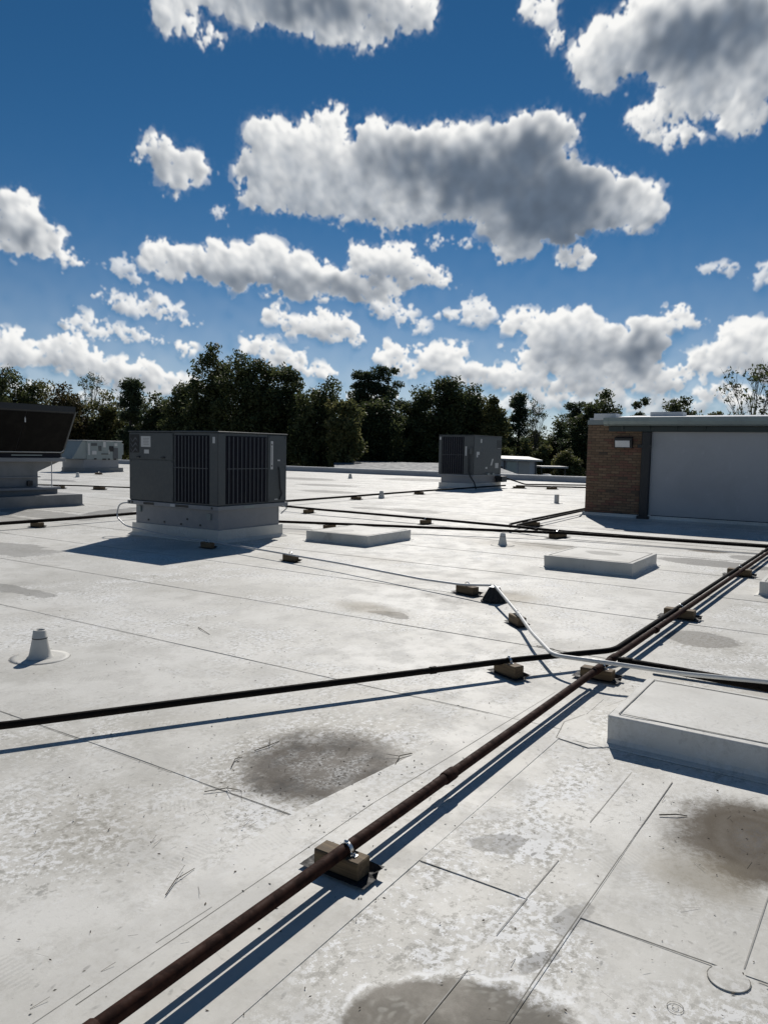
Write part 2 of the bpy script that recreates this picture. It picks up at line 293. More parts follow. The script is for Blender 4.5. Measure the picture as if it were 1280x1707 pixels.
    for (cx, cy, ru, rv, rot, kind, amt) in stains:
        d = t.vmath('SUBTRACT', q, (cx, cy, 0)); r = t.n('ShaderNodeVectorRotate', rotation_type='Z_AXIS'); t.put(r.inputs['Vector'], d); r.inputs['Angle'].default_value = rot
        e = t.n('ShaderNodeVectorMath', operation='LENGTH'); t.put(e.inputs[0], t.vmath('DIVIDE', t.vmath('MULTIPLY', r.outputs[0], (1, 1, 0)), (ru, rv, 1)))
        g = t.math('ADD', e.outputs['Value'], t.math('ADD', t.math('MULTIPLY', t.math('SUBTRACT', mid, .5), .8), t.math('MULTIPLY', t.math('SUBTRACT', fine, .5), .35)))
        if kind == 'black':
            m = t.ramp(g, .55, 1.12, 1, 0); col = t.mix(t.math('MULTIPLY', m, amt), col, (.040, .029, .018, 1))
            col = t.mix(t.math('MULTIPLY', t.math('MULTIPLY', m, t.ramp(blot, .46, .60)), .75 * amt), col, (.018, .017, .015, 1))
            core = t.math('MULTIPLY', t.ramp(g, .25, .62, 1, 0), t.ramp(t.noise(flat, 52, 6, .75), .47, .54))
            core = t.math('MULTIPLY', core, t.ramp(blot, .40, .58)); col = t.mix(t.math('MULTIPLY', core, .55), col, (.56, .56, .55, 1))
        elif kind == 'ring':
            m = t.ramp(g, .60, 1.02, 1, 0); ring = t.math('SINE', t.math('MULTIPLY', e.outputs['Value'], 30))
            m = t.math('MULTIPLY', m, t.math('MULTIPLY_ADD', ring, .02, .98))
            col = t.mix(t.math('MULTIPLY', m, amt), col, (.075, .058, .038, 1))
            core = t.math('MULTIPLY', t.ramp(g, .1, .45, 1, 0), t.ramp(t.noise(flat, 44, 5, .75), .45, .58))
            col = t.mix(t.math('MULTIPLY', core, .5), col, (.07, .07, .075, 1))
        elif kind == 'mud':
            g = t.math('ADD', e.outputs['Value'], t.math('ADD', t.math('MULTIPLY', t.math('SUBTRACT', mid, .5), .28), t.math('MULTIPLY', t.math('SUBTRACT', fine, .5), .16)))
            m = t.ramp(g, .84, .97, 1, 0); cell = t.voro(q, 38, 'SMOOTH_F1')
            c2 = t.mix(t.math('MULTIPLY', t.ramp(cell, .25, .5, 1, 0), t.ramp(t.noise(flat, 4.2, 3, .5), .48, .58)), (.125, .110, .086, 1), (.27, .255, .22, 1))
            c2 = t.mix(t.ramp(mid, .4, .66, 0, .6), c2, (.15, .14, .12, 1))
            rim = t.math('MULTIPLY', t.ramp(g, .93, .97), t.ramp(g, .985, 1.03, 1, 0)); rim = t.math('MULTIPLY', rim, t.ramp(blot, .42, .55))
            col = t.mix(t.math('MULTIPLY', rim, .9), col, (.82, .82, .80, 1))
            col = t.mix(t.math('MULTIPLY', m, amt), col, c2)
        elif kind == 'grey':
            m = t.ramp(g, .80, .95, 1, 0); col = t.mix(t.math('MULTIPLY', m, amt), col, (.125, .12, .112, 1))
        elif kind == 'tan':
            m = t.ramp(g, .2, 1.1, 1, 0); col = t.mix(t.math('MULTIPLY', m, amt), col, (.20, .165, .105, 1))
        elif kind == 'clean':
            m = t.ramp(g, .7, 1.0, 1, 0); col = t.mix(t.math('MULTIPLY', m, amt), col, (.66, .645, .60, 1))
    h = t.math('ADD', t.math('MULTIPLY', fine, .5), t.math('MULTIPLY', mid, 1.0))
    t.bump(h, .25 * wear, .006)
    return t.done(col, rough, 0, .14)

def wood(name):
    t = NT(name); p = t.objpos()
    g = t.noise(t.vmath('MULTIPLY', p, (60, 3, 60)), 1.0, 5, .6, .6)
    col = t.mix(t.ramp(g, .35, .65), (.17, .118, .062, 1), (.085, .056, .030, 1))
    col = t.mix(t.ramp(t.noise(p, 14, 4, .6), .55, .75, 0, .6), col, (.045, .036, .025, 1)); t.bump(g, .5, .004)
    return t.done(col, .8)

def pipe_mat(name, c1, c2):
    t = NT(name); p = t.pos()
    a = t.noise(p, 22, 6, .65, .5); b = t.noise(p, 3, 4, .6)
    col = t.mix(t.ramp(a, .40, .66), (*c1, 1), (*c2, 1)); col = t.mix(t.ramp(b, .5, .75, 0, .5), col, tuple(x * .5 for x in c1) + (1,))
    t.bump(a, .2, .003); return t.done(col, t.ramp(a, .3, .7, .6, .85), 0, .06)

def leaf_mat(name, c1, c2, c3):
    t = NT(name); p = t.pos()
    a = t.noise(p, .9, 3, .6); b = t.noise(p, 4.0, 3, .6)
    col = t.mix(t.ramp(a, .36, .64), (*c1, 1), (*c2, 1)); col = t.mix(t.ramp(b, .55, .72, 0, .8), col, (*c3, 1))
    tr = t.n('ShaderNodeBsdfTranslucent'); t.link(col, tr.inputs['Color']); mx = t.n('ShaderNodeMixShader'); mx.inputs[0].default_value = .42
    m = t.done(col, .6, 0, .3); t.link(t.b.outputs[0], mx.inputs[1]); t.link(tr.outputs[0], mx.inputs[2]); t.link(mx.outputs[0], t.out.inputs['Surface']); return m

def brick_mat(name):
    t = NT(name); p = t.pos(); inf = t.n('ShaderNodeObjectInfo')
    col = t.mix(inf.outputs['Random'], (.150, .096, .058, 1), (.235, .155, .095, 1))
    r2 = t.math('FRACT', t.math('MULTIPLY', inf.outputs['Random'], 17.3))
    col = t.mix(t.ramp(r2, .72, .8, 0, .8), col, (.18, .085, .060, 1)); col = t.mix(t.ramp(r2, .12, .05, 0, .7), col, (.06, .048, .038, 1))
    n = t.noise(p, 30, 5, .65); col = t.mix(t.ramp(n, .5, .75, 0, .45), col, (.075, .056, .04, 1)); t.bump(n, .4, .004)
    return t.done(col, .85)

def ground_mat(name):
    t = NT(name); p = t.pos(); a = t.noise(p, .06, 5, .6); b = t.noise(p, 1.4, 5, .7)
    col = t.mix(t.ramp(a, .42, .6), (.045, .06, .025, 1), (.075, .07, .045, 1)); col = t.mix(t.ramp(b, .4, .7, 0, .5), col, (.03, .035, .018, 1))
    t.bump(b, .5, .05); return t.done(col, .95, 0, .2)

# puddles and dirt on the roof: x, y, half sizes, turn, kind, strength
STAINS = [
    (2.92, 2.2, .64, .64, .2, 'tan', .40), (2.92, 2.20, .47, .47, .3, 'black', .99), (3.36, .38, .46, .40, .2, 'ring', 1.0), (2.95, .50, .26, .26, 0, 'tan', .55),
    (1.70, .82, .34, .33, .5, 'mud', .97), (2.73, 1.22, .16, .09, .7, 'grey', .5), (2.42, .80, .14, .07, .2, 'grey', .40), (2.12, .85, .10, .05, .5, 'grey', .5),
    (6.85, 1.22, .28, .34, .2, 'grey', .62), (6.75, 1.12, .5, .45, 0, 'tan', .25), (6.02, 3.86, .13, .26, .1, 'grey', .85), (6.12, 4.15, .30, .60, .2, 'tan', .62),
    (7.55, 3.30, .50, .55, .5, 'tan', .75), (7.1, 3.75, .26, .5, .3, 'black', .40), (6.3, 10.6, .55, 1.1, .1, 'grey', .45), (4.60, 7.6, .16, .7, .0, 'grey', .45),
    (16.85, 10.03, .55, 1.0, .2, 'grey', .8), (16.75, 11.3, .40, .7, 0, 'grey', .8), (35.2, 20.6, 2.2, 2.6, .2, 'grey', .85), (26.0, 19.8, 1.0, 1.7, 0, 'grey', .75),
    (22.1, 16.7, .8, 1.5, .1, 'grey', .75), (30.5, 24.5, 1.3, 2.4, .3, 'grey', .75), (12.2, 4.5, .32, .9, .1, 'grey', .85), (12.0, 5.0, .8, 1.4, .1, 'tan', .5),
    (13.35, 2.3, .22, .42, 0, 'ring', .9), (11.9, 2.0, .40, .95, .1, 'grey', .75), (12.9, 1.5, .4, .5, .1, 'grey', .6), (11.3, 9.6, .6, .8, .3, 'grey', .45),
    (9.9, 15.3, .6, 2.2, .1, 'grey', .50), (8.9, 15.6, .5, 2.0, .1, 'grey', .35), (11.6, 14.9, .45, 1.6, 1.2, 'grey', .7), (33, 12.5, .8, 1.3, .3, 'grey', .5),
    (27.5, 11.0, .5, 1.4, .1, 'grey', .55), (9.0, 6.0, .4, .8, .2, 'tan', .35), (11.0, 8.6, .35, .7, .1, 'tan', .4), (3.0, 1.64, 2.4, .30, 0, 'clean', .55), (4.1, 6.3, .5, .4, .3, 'tan', .18),
    (1.9, 2.6, .5, .5, .1, 'tan', .22), (18.3, 12.2, .6, 1.0, .2, 'grey', .3), (7.9, 8.2, .7, .9, .2, 'tan', .2), (16.3, 26, .7, 1.6, .2, 'grey', .6), (19.5, 29, .6, 1.6, .2, 'grey', .6), (15.8, 4.4, .35, 1.0, .1, 'grey', .35),
]
M = {}
M['roof'] = membrane('white_roof_membrane', STAINS, 1.2, ((2.5, 1.15, .75, .36), (3.3, 1.15, .6, .2), (1.95, 1.2, .45, .30), (2.1, .85, .5, .25), (3.0, 2.3, .8, .6), (1.7, 2.7, .5, .5)))
M['curb'] = membrane('white_curb_membrane', [(10.35, 7.6, .30, .22, .4, 'grey', .35), (10.58, 3.20, .26, .30, 0, 'grey', .55)], .45)
M['strip'] = membrane('clean_cover_strip', [], .7)
M['patch'] = worn('patch_membrane', (.62, .615, .59), .5, 0, .12, 5, (.35, .34, .31))
M['seam'] = worn('lap_dirt', (.21, .20, .175), .9, 0, .3, 9)
M['seam_pale'] = worn('lap_dirt_pale', (.36, .35, .32), .9, 0, .3, 9)
M['pipe'] = pipe_mat('rusty_brown_pipe', (.042, .018, .012), (.020, .010, .008))
M['blackpipe'] = pipe_mat('black_pipe', (.008, .007, .0065), (.016, .012, .010))
M['conduit'] = worn('galvanised_conduit', (.52, .525, .53), .42, .55, .25, 9, (.2, .19, .18))
M['pvc'] = worn('white_conduit', (.62, .62, .60), .45, 0, .2, 9, (.25, .24, .22))
M['wood'] = wood('weathered_timber')
M['pad'] = worn('black_pad', (.018, .018, .018), .75, 0, .2)
M['clamp'] = worn('zinc_clamp', (.65, .65, .64), .28, .9, .1)
M['cabinet'] = worn('grey_cabinet_paint', (.068, .076, .078), .5, 0, .25, 2.5, (.05, .05, .05))
M['cabinet_pale'] = worn('pale_cabinet_paint', (.24, .275, .27), .5, 0, .25, 2.5, (.12, .13, .13))
M['coil'] = worn('coil_fins', (.009, .010, .017), .7, 0, .2, 5, spec=.2)
M['bar'] = worn('guard_wire', (.085, .092, .10), .45, 0, .2)
M['mesh'] = worn('intake_mesh', (.010, .009, .008), .9, 0, .3, 4, spec=.1)
M['galv'] = worn('galvanised_sheet', (.24, .25, .265), .55, .15, .35, 2.2, (.20, .20, .20))
M['steel_dark'] = worn('dark_painted_metal', (.018, .020, .022), .5, 0, .3)
M['label'] = worn('label_paper', (.52, .52, .51), .6, 0, .15, 9, (.3, .3, .3))
M['label_dark'] = worn('label_black', (.010, .010, .011), .4, 0, .1)
M['print'] = worn('label_print', (.06, .06, .06), .7, 0, 0)
M['wallwhite'] = worn('pale_painted_panel', (.40, .405, .415), .6, 0, .30, .9, (.27, .27, .27))
M['brick'] = brick_mat('brown_brick')
M['mortar'] = worn('mortar', (.10, .08, .06), .95, 0, .3, 6)
M['gutter'] = worn('green_grey_gutter', (.26, .31, .30), .4, .1, .3, 2.0, (.15, .17, .165))
M['soffit'] = worn('dark_green_soffit', (.035, .050, .050), .6, 0, .3)
M['lens'] = worn('lamp_lens', (.66, .66, .65), .3, 0, .08)
M['coping'] = worn('white_coping', (.64, .645, .64), .4, 0, .15, 2, (.35, .35, .35))
M['parapet'] = worn('grey_parapet', (.36, .37, .385), .7, 0, .25, 1.0, (.2, .2, .2))
M['curb_grey'] = worn('grey_curb_membrane', (.22, .225, .225), .7, 0, .35, 1.6, (.10, .10, .095))
M['far_roof'] = worn('grey_far_roof', (.12, .13, .14), .8, 0, .12, .3, (.09, .09, .10), bump=0)
M['shed'] = worn('shed_wall', (.36, .39, .42), .7, 0, .2, .6, (.18, .18, .2))
M['shed_roof'] = worn('shed_roof', (.30, .31, .305), .5, 0, .2, .6, (.3, .3, .3))
M['ground'] = ground_mat('grass_ground')
M['bark'] = worn('bark', (.045, .038, .030), .95, 0, .4, 3)
M['bark_pale'] = worn('pale_bark', (.10, .09, .075), .95, 0, .4, 3)
M['leaf_oak'] = leaf_mat('oak_leaves', (.056, .075, .030), (.091, .107, .044), (.152, .131, .051))
M['leaf_pine'] = leaf_mat('pine_needles', (.051, .075, .040), (.075, .096, .046), (.107, .114, .056))
M['leaf_olive'] = leaf_mat('olive_leaves', (.103, .120, .046), (.148, .144, .057), (.230, .173, .069))
M['leaf_rust'] = leaf_mat('rusty_leaves', (.060, .060, .025), (.085, .064, .028), (.110, .068, .030))
M['litter'] = worn('dry_twigs', (.085, .066, .045), .9, 0, .3)

# ---------------------------------------------------------------- mesh helpers
class MB:
    def __init__(s): s.v = []; s.f = []; s.smooth = []
    def add(s, vs, fs, smooth=False):
        k = len(s.v); s.v += [tuple(p) for p in vs]; s.f += [tuple(i + k for i in f) for f in fs]; s.smooth += [smooth] * len(fs); return s
    def box(s, a, b, bev=0.0):
        x0, y0, z0 = a; x1, y1, z1 = b
        if bev <= 0:
            return s.add([(x, y, z) for z in (z0, z1) for x, y in ((x0, y0), (x1, y0), (x1, y1), (x0, y1))],
                         [(3, 2, 1, 0), (4, 5, 6, 7), (0, 1, 5, 4), (1, 2, 6, 5), (2, 3, 7, 6), (3, 0, 4, 7)])
        c = bev; ring = [(x0 + c, y0), (x1 - c, y0), (x1, y0 + c), (x1, y1 - c), (x1 - c, y1), (x0 + c, y1), (x0, y1 - c), (x0, y0 + c)]
        inn = [(min(max(x, x0 + c), x1 - c), min(max(y, y0 + c), y1 - c)) for x, y in ring]
        vs = [(x, y, z0) for x, y in inn] + [(x, y, z0 + c) for x, y in ring] + [(x, y, z1 - c) for x, y in ring] + [(x, y, z1) for x, y in inn]
        fs = [tuple(range(7, -1, -1)), tuple(range(24, 32))]
        for L in range(3):
            for i in range(8): j = (i + 1) % 8; fs.append((L * 8 + i, L * 8 + j, L * 8 + 8 + j, L * 8 + 8 + i))
        return s.add(vs, fs)
    def prism(s, poly, axis, a, b):
        """a closed outline (two coordinates) pushed along an axis"""
        n = len(poly)
        def P(q, t): return {0: (t, q[0], q[1]), 1: (q[0], t, q[1]), 2: (q[0], q[1], t)}[axis]
        vs = [P(q, a) for q in poly] + [P(q, b) for q in poly]
        return s.add(vs, [tuple(range(n - 1, -1, -1)), tuple(range(n, 2 * n))] + [(i, (i + 1) % n, n + (i + 1) % n, n + i) for i in range(n)])
    def tube(s, path, r, n=10, caps=True):
        P = [Vector(p) for p in path]; R = list(r) if isinstance(r, (list, tuple)) else [r] * len(P)
        up = Vector((0, 0, 1)); prev = None; vs = []
        for i, p in enumerate(P):
            t = (P[min(i + 1, len(P) - 1)] - P[max(i - 1, 0)]).normalized()
            if prev is None: a = t.cross(up if abs(t.z) < .95 else Vector((1, 0, 0))).normalized()
            else: a = (prev - t * prev.dot(t)).normalized()
            prev = a; b = t.cross(a)
            vs += [p + (a * math.cos(2 * math.pi * k / n) + b * math.sin(2 * math.pi * k / n)) * R[i] for k in range(n)]
        fs = [(i * n + k, i * n + (k + 1) % n, i * n + n + (k + 1) % n, i * n + n + k) for i in range(len(P) - 1) for k in range(n)]
        s.add(vs, fs, True)
        if caps:
            m = len(P) - 1
            s.add(vs[:n], [tuple(range(n - 1, -1, -1))]); s.add(vs[m * n:], [tuple(range(n))])
        return s
    def lathe(s, prof, c=(0, 0, 0), n=20, smooth=True):
        vs = [(c[0] + r * math.cos(2 * math.pi * k / n), c[1] + r * math.sin(2 * math.pi * k / n), c[2] + z) for r, z in prof for k in range(n)]
        m = len(prof)
        s.add(vs, [(i * n + k, i * n + (k + 1) % n, i * n + n + (k + 1) % n, i * n + n + k) for i in range(m - 1) for k in range(n)], smooth)
        if prof[-1][0] > 0: s.add(vs[(m - 1) * n:], [tuple(range(n))])
        return s
    def build(s, name, mat, parent=None, label=None):
        me = bpy.data.meshes.new(name); o0 = ORIGIN.get(parent.name, (0, 0, 0)) if parent else (0, 0, 0)
        me.from_pydata([(x - o0[0], y - o0[1], z - o0[2]) for x, y, z in s.v], [], s.f); me.update()
        me.polygons.foreach_set('use_smooth', s.smooth); me.materials.append(M[mat])
        o = bpy.data.objects.new(name, me); COL.objects.link(o)
        if parent: o.parent = parent; ORIGIN[o.name] = o0
        if label: o['label'] = label
        return o
ORIGIN = {}
def thing(name, label, cat, loc, group=None):
    o = bpy.data.objects.new(name, None); COL.objects.link(o); o.location = loc; o.empty_display_size = .2
    ORIGIN[o.name] = tuple(loc); return tag(o, label, cat, group)
def tag(o, label=None, cat=None, group=None, kind=None):
    for k, v in (('label', label), ('category', cat), ('group', group), ('kind', kind)):
        if v: o[k] = v
    return o
def structure(o): o['kind'] = 'structure'; return o
def rebase(o, loc):
    """move a one-mesh thing's origin to its base"""
    o.data.transform(Matrix.Translation(-Vector(loc))); o.location = loc; ORIGIN[o.name] = tuple(loc); return o
def copy_tree(o, parent=None):
    c = o.copy(); COL.objects.link(c)
    if parent: c.parent = parent
    for ch in list(o.children): copy_tree(ch, c)
    return c
def bez(pts, k=8):
    """round the corners of a path"""
    P = [Vector(p) for p in pts]; out = [P[0]]
    for i in range(1, len(P) - 1):
        a, b, c = P[i - 1], P[i], P[i + 1]; d = min((a - b).length, (c - b).length, .24) * .45
        p0 = b + (a - b).normalized() * d; p2 = b + (c - b).normalized() * d
        out += [p0 * (1 - t) ** 2 + b * 2 * t * (1 - t) + p2 * t * t for t in [j / k for j in range(k + 1)]]
    return out + [P[-1]]

# ---------------------------------------------------------------- the roof: lapped sheets, seams, cover strips, patches
PITCH = 1.655; U0 = 0.775; EDGE = 40.2
rng = random.Random(3)
deck = structure(MB().box((-6, -22, -.5), (EDGE, 95, -.02)).build('roof_deck', 'roof'))
def sheet(x0, x1):
    ys = [-22, -8] + [-6 + i * .5 for i in range(40)] + [16 + 4 * i for i in range(20)] + [95]
    m = MB(); vs = []
    for y in ys:
        w = .004 * math.sin(y * 1.7 + x0) + .003 * math.sin(y * 4.1 + x0 * 3)
        vs += [(x0 + w, y, -.006), (x0 + w, y, .0026), (x0 + .09, y, .0022), (x1 + .08, y, 0.0)]
    n = len(ys); m.add(vs, [(i * 4 + k, i * 4 + k + 1, i * 4 + k + 5, i * 4 + k + 4) for i in range(n - 1) for k in range(3)])
    return m.build('membrane_sheet', 'roof', deck)
x = U0 - 4 * PITCH
while x < EDGE - .3:
    sheet(x, min(x + PITCH, EDGE - .09)); x += PITCH
def seam(path, w=.005, mat='seam', z=.0034, gaps=0.0):
    """a hand-width line of dirt caught along a lap: broken and uneven"""
    m = MB(); P = [Vector((*p, z)) for p in path]; r = random.Random(int(path[0][0] * 977 + path[0][1] * 131))
    for a, b in zip(P, P[1:]):
        L = (b - a).length; k = max(1, int(L / .18)); d = (b - a) / k; nrm = Vector((-d.y, d.x, 0)).normalized()
        ws = [w * r.uniform(.55, 1.25) for _ in range(k + 1)]; os_ = [r.uniform(-.2, .2) * w for _ in range(k + 1)]
        for i in range(k):
            if r.random() < gaps: continue
            p, q = a + d * i + nrm * os_[i], a + d * (i + 1) + nrm * os_[i + 1]
            m.add([p - nrm * ws[i] * .5, q - nrm * ws[i + 1] * .5, q + nrm * ws[i + 1] * .5, p + nrm * ws[i] * .5], [(0, 1, 2, 3)])
    return m.build('seam_line', mat, deck)
for i, w in ((1, .0035), (2, .005), (3, .006), (4, .007), (5, .008), (6, .009), (7, .010), (8, .011)):
    u = U0 + i * PITCH - .004
    seam([(u, -6), (u, .33 if i == 1 else .6)] if i != 1 else [(u, .35), (u, .76)], w)
    seam([(u, .98 if i == 1 else .6), (u, 1.38 if i == 1 else 6)], w, gaps=.05)
    seam([(u, 2.02 if i == 1 else 6), (u, 20)], w, gaps=.12)
seam([(U0 + PITCH - .004, -6), (U0 + PITCH - .004, .22)], .005)
def strip(outline, name, mat='patch', z=.0034):
    m = MB(); n = len(outline)
    c = (sum(p[0] for p in outline) / n, sum(p[1] for p in outline) / n, z)
    vs = [(*p, z) for p in outline] + [(*p, -.004) for p in outline] + [c]
    m.add(vs, [(i, (i + 1) % n, 2 * n) for i in range(n)] + [(i, n + i, n + (i + 1) % n, (i + 1) % n) for i in range(n)])
    return m.build(name, mat, deck)
strip([(.3, 1.37), (4.75, 1.40), (4.78, 1.84), (3.3, 1.92), (2.4, 2.015), (1.3, 1.95), (.3, 1.90)], 'cover_strip', 'strip')
seam([(.3, 1.775), (1.6, 1.78), (2.28, 1.785), (2.71, 1.788), (3.25, 1.762), (4.0, 1.73), (4.7, 1.70)], .0035, 'seam', .0042, .04)
seam([(.3, 1.80), (1.3, 1.815), (2.0, 1.80)], .003, 'seam_pale', .0042, .2)
strip([(.4, .765), (3.72, .755), (3.80, .775), (3.84, .84), (3.80, .905), (3.72, .94), (.4, .955)], 'cover_strip', 'roof')
seam([(.4, .763), (1.0, .768), (2.02, .80 - .03), (2.9, .762), (3.72, .752)], .0035, 'seam', .0042)
seam([(.4, .957), (2.18, .953), (3.1, .946), (3.72, .944)], .004, 'seam_pale', .0042, .25)
seam([(2.46, .262), (2.95, .25), (3.6, .24)], .005, 'seam_pale', .0042, .1)
seam([(1.6, .30), (2.3, .285)], .004, 'seam_pale', .0042, .3)
def disc(c, r, n=28): return [(c[0] + r * math.cos(2 * math.pi * i / n), c[1] + r * math.sin(2 * math.pi * i / n)) for i in range(n)]
def ring(c, r, w, mat, z, a0=0, a1=360): return seam([(c[0] + r * math.cos(math.radians(a)), c[1] + r * math.sin(math.radians(a))) for a in range(a0, a1 + 1, 12)], w, mat, z)
strip(disc((2.385, .295), .058), 'round_patch', 'roof', .0042); ring((2.385, .295), .059, .003, 'seam', .0047, 60, 300)
ring((2.17, .40), .022, .002, 'seam', .0040); ring((2.17, .40), .008, .002, 'seam', .0040, 40, 320)
strip([(4.86, 1.27), (4.2, 1.45), (3.94, 1.40), (3.90, 1.22), (4.0, 1.10), (4.9, 1.10)], 'corner_patch', 'roof', .0048); seam([(4.8, 1.29), (4.2, 1.46), (3.94, 1.41), (3.90, 1.22), (3.99, 1.09)], .003, 'seam', .0054, .3)
seam([(3.95, 1.30), (3.95, 1.10), (3.945, .4), (3.95, -2)], .004, 'seam', .0056)

# parapet along the far edge
par = thing('parapet', 'low grey roof-edge parapet with a thin white metal cap', 'parapet', (EDGE, 30, 0))
MB().box((EDGE, -22, -.5), (EDGE + .25, 95, .27)).build('upstand', 'parapet', par)
MB().box((EDGE - .03, -22, .272), (EDGE + .30, 95, .33)).build('cap', 'coping', par)
below = structure(MB().box((-6.3, -22.3, -4.6), (EDGE + .24, 95.3, -.55)).build('building_wall', 'wallwhite'))
gnd = structure(MB().add([(-900, -900, -4.5), (1500, -900, -4.5), (1500, 1500, -4.5), (-900, 1500, -4.5)], [(0, 1, 2, 3)]).build('ground', 'ground'))

# ---------------------------------------------------------------- penthouse on the roof
PX = 18.75
pent = thing('penthouse', 'brick-cornered rooftop penthouse with a long pale wall under a gutter', 'penthouse', (PX, 2, 0))
MB().box((PX + .012, 4.885, .10), (PX + 6, 6.208, 2.27)).box((PX + .05, -6, .05), (PX + 6, 4.70, 2.12)).build('core_wall', 'mortar', pent)
pier = MB().box((PX + .008, 4.882, .098), (PX + .0118, 6.21, .104)).build('brick_pier', 'mortar', pent)
BH, BL_ = .0655, .194
full = MB().box((0, 0, 0), (.10, BL_, BH - .010), .003).build('brick', 'brick', pier); half = MB().box((0, 0, 0), (.10, BL_ / 2 - .005, BH - .010), .003).build('brick', 'brick', pier)
first = {id(full): True, id(half): True}
def brick(proto, y, z, dx):
    if first.pop(id(proto), None): o = proto
    else: o = proto.copy(); COL.objects.link(o); o.parent = pier
    o.location = (PX + dx - ORIGIN[pier.name][0], y - ORIGIN[pier.name][1], z - ORIGIN[pier.name][2])
for m_ in (full, half): m_.data.transform(Matrix.Translation(Vector(ORIGIN[pier.name])))
row = 0; z = .106
while z + BH < 2.275:
    y = 4.886 + (0 if row % 2 == 0 else BL_ / 2 + .005)
    if row % 2: brick(half, 4.886, z, rng.uniform(-.002, .003))
    while y + BL_ < 6.22:
        brick(full, y, z, rng.uniform(-.002, .003)); y += BL_ + .010
    if y + BL_ / 2 < 6.22: brick(half, y, z, rng.uniform(-.002, .003))
    z += BH; row += 1
MB().box((PX + .02, -6, .12), (PX + .049, 4.66, 2.105)).build('wall_panel', 'wallwhite', pent)
MB().box((PX - .02, 5.66, 2.275), (PX + 6, 6.215, 2.385)).build('lintel', 'cabinet_pale', pent)
MB().box((PX - .09, 4.665, .06), (PX + .02, 4.865, 2.10), .012).box((PX - .11, 4.64, 1.72), (PX - .05, 4.95, 1.80)).box((PX - .13, 4.62, .0), (PX - .02, 4.90, .10)).build('downspout', 'steel_dark', pent)
beam = MB().box((PX - .10, -6, 2.108), (PX + .3, 5.655, 2.235)).build('soffit_beam', 'soffit', pent)
for i in range(4): MB().prism([(PX - .16, 2.23), (PX - .10, 2.12), (PX - .10, 2.23)], 1, 5.3 - i * .62, 5.34 - i * .62).build('bracket', 'soffit', beam)
prof = [(PX - .36, 2.43), (PX - .36, 2.34), (PX - .33, 2.275), (PX - .26, 2.24), (PX - .19, 2.24), (PX - .14, 2.30), (PX - .14, 2.43)]
gut = MB().prism(prof, 1, -6, 5.68).build('gutter', 'gutter', pent)
MB().prism([(p[0] + (.008 if p[0] > PX - .2 else -.008), p[1] - .004) for p in prof], 1, 5.60, 5.72).build('end_cap', 'gutter', gut)
for yy in (1.9,): MB().prism([(p[0] + (.006 if p[0] > PX - .2 else -.006), p[1] - .004) for p in prof], 1, yy, yy + .06).build('joint_band', 'gutter', gut)
MB().prism([(PX - .14, 2.392), (PX - .14, 2.45), (PX + 1.5, 2.56), (PX + 6, 2.56), (PX + 6, 2.392)], 1, -6, 5.52).box((PX + .1, 5.5, 2.39), (PX + 6, 6.21, 2.44)).build('roof', 'coping', pent)
MB().box((PX - .03, 5.52, 2.388), (PX + .35, 6.06, 2.545), .006).build('coping_block', 'coping', pent)
MB().box((PX + .55, 4.10, 2.44), (PX + .95, 4.86, 2.60), .006).build('coping_block', 'coping', pent)
fl = MB().prism([(PX + .01, .125), (PX - .012, .125), (PX - .05, .04), (PX - .30, .004), (PX + .01, .004)], 1, -6, 6.26).build('base_flashing', 'curb', pent)
for i in range(24):
    yy = 6.1 - i * .40
    MB().box((PX - .026, yy - .012, .110), (PX - .0185, yy + .012, .130), .003).build('fixing', 'steel_dark', fl)
MB().box((PX - .018, -6, .112), (PX - .012, 4.60, .128)).box((PX - .018, 4.92, .112), (PX - .012, 6.2, .128)).build('termination_bar', 'steel_dark', fl)
lamp = thing('wall_light', 'small boxy light with a pale lens on the brick pier', 'wall light', (PX, 5.30, 1.72))
MB().prism([(PX - .02, 1.71), (PX - .02, 1.975), (PX - .13, 1.965), (PX - .16, 1.94), (PX - .12, 1.71)], 1, 5.085, 5.50).build('housing', 'steel_dark', lamp)
MB().prism([(PX - .125, 1.735), (PX - .162, 1.89), (PX - .170, 1.885), (PX - .133, 1.732)], 1, 5.13, 5.475).build('lens', 'lens', lamp)

# ---------------------------------------------------------------- rooftop units
def guard(root, axis, a0, a1, face, z0, z1, n, out):
    """condenser coil behind a wire guard; axis 0 = face runs along x, 1 = along y; face is the cabinet face, out its outward sign"""
    def bx(p0, p1, d0, d1, za, zb):
        d0, d1 = sorted((face + out * d0, face + out * d1))
        return ((p0, d0, za), (p1, d1, zb)) if axis == 0 else ((d0, p0, za), (d1, p1, zb))
    coil = MB().box(*bx(a0, a1, .001, .006, z0, z1)).build('coil_panel', 'coil', root)
    for i in range(n):
        p = a0 + (a1 - a0) * (i + .5) / n
        MB().box(*bx(p - .0065, p + .0065, .018, .030, z0 + .01, z1 - .01)).build('guard_bar', 'bar', coil)
    zm = (z0 + z1) / 2 + .02
    MB().box(*bx(a0, a1, .031, .036, zm - .006, zm + .006)).build('cross_wire', 'bar', coil)
    return coil
def plate(root, name, mat, axis, p0, p1, face, out, z0, z1, th=.004):
    d0, d1 = sorted((face + out * .002, face + out * (.002 + th)))
    return MB().box(*(((p0, d0, z0), (p1, d1, z1)) if axis == 0 else ((d0, p0, z0), (d1, p1, z1)))).build(name, mat, root)
def screws(root, mat, axis, pts, face, out):
    for p, zz in pts: plate(root, 'screw', mat, axis, p - .012, p + .012, face, out, zz - .012, zz + .012, .012)

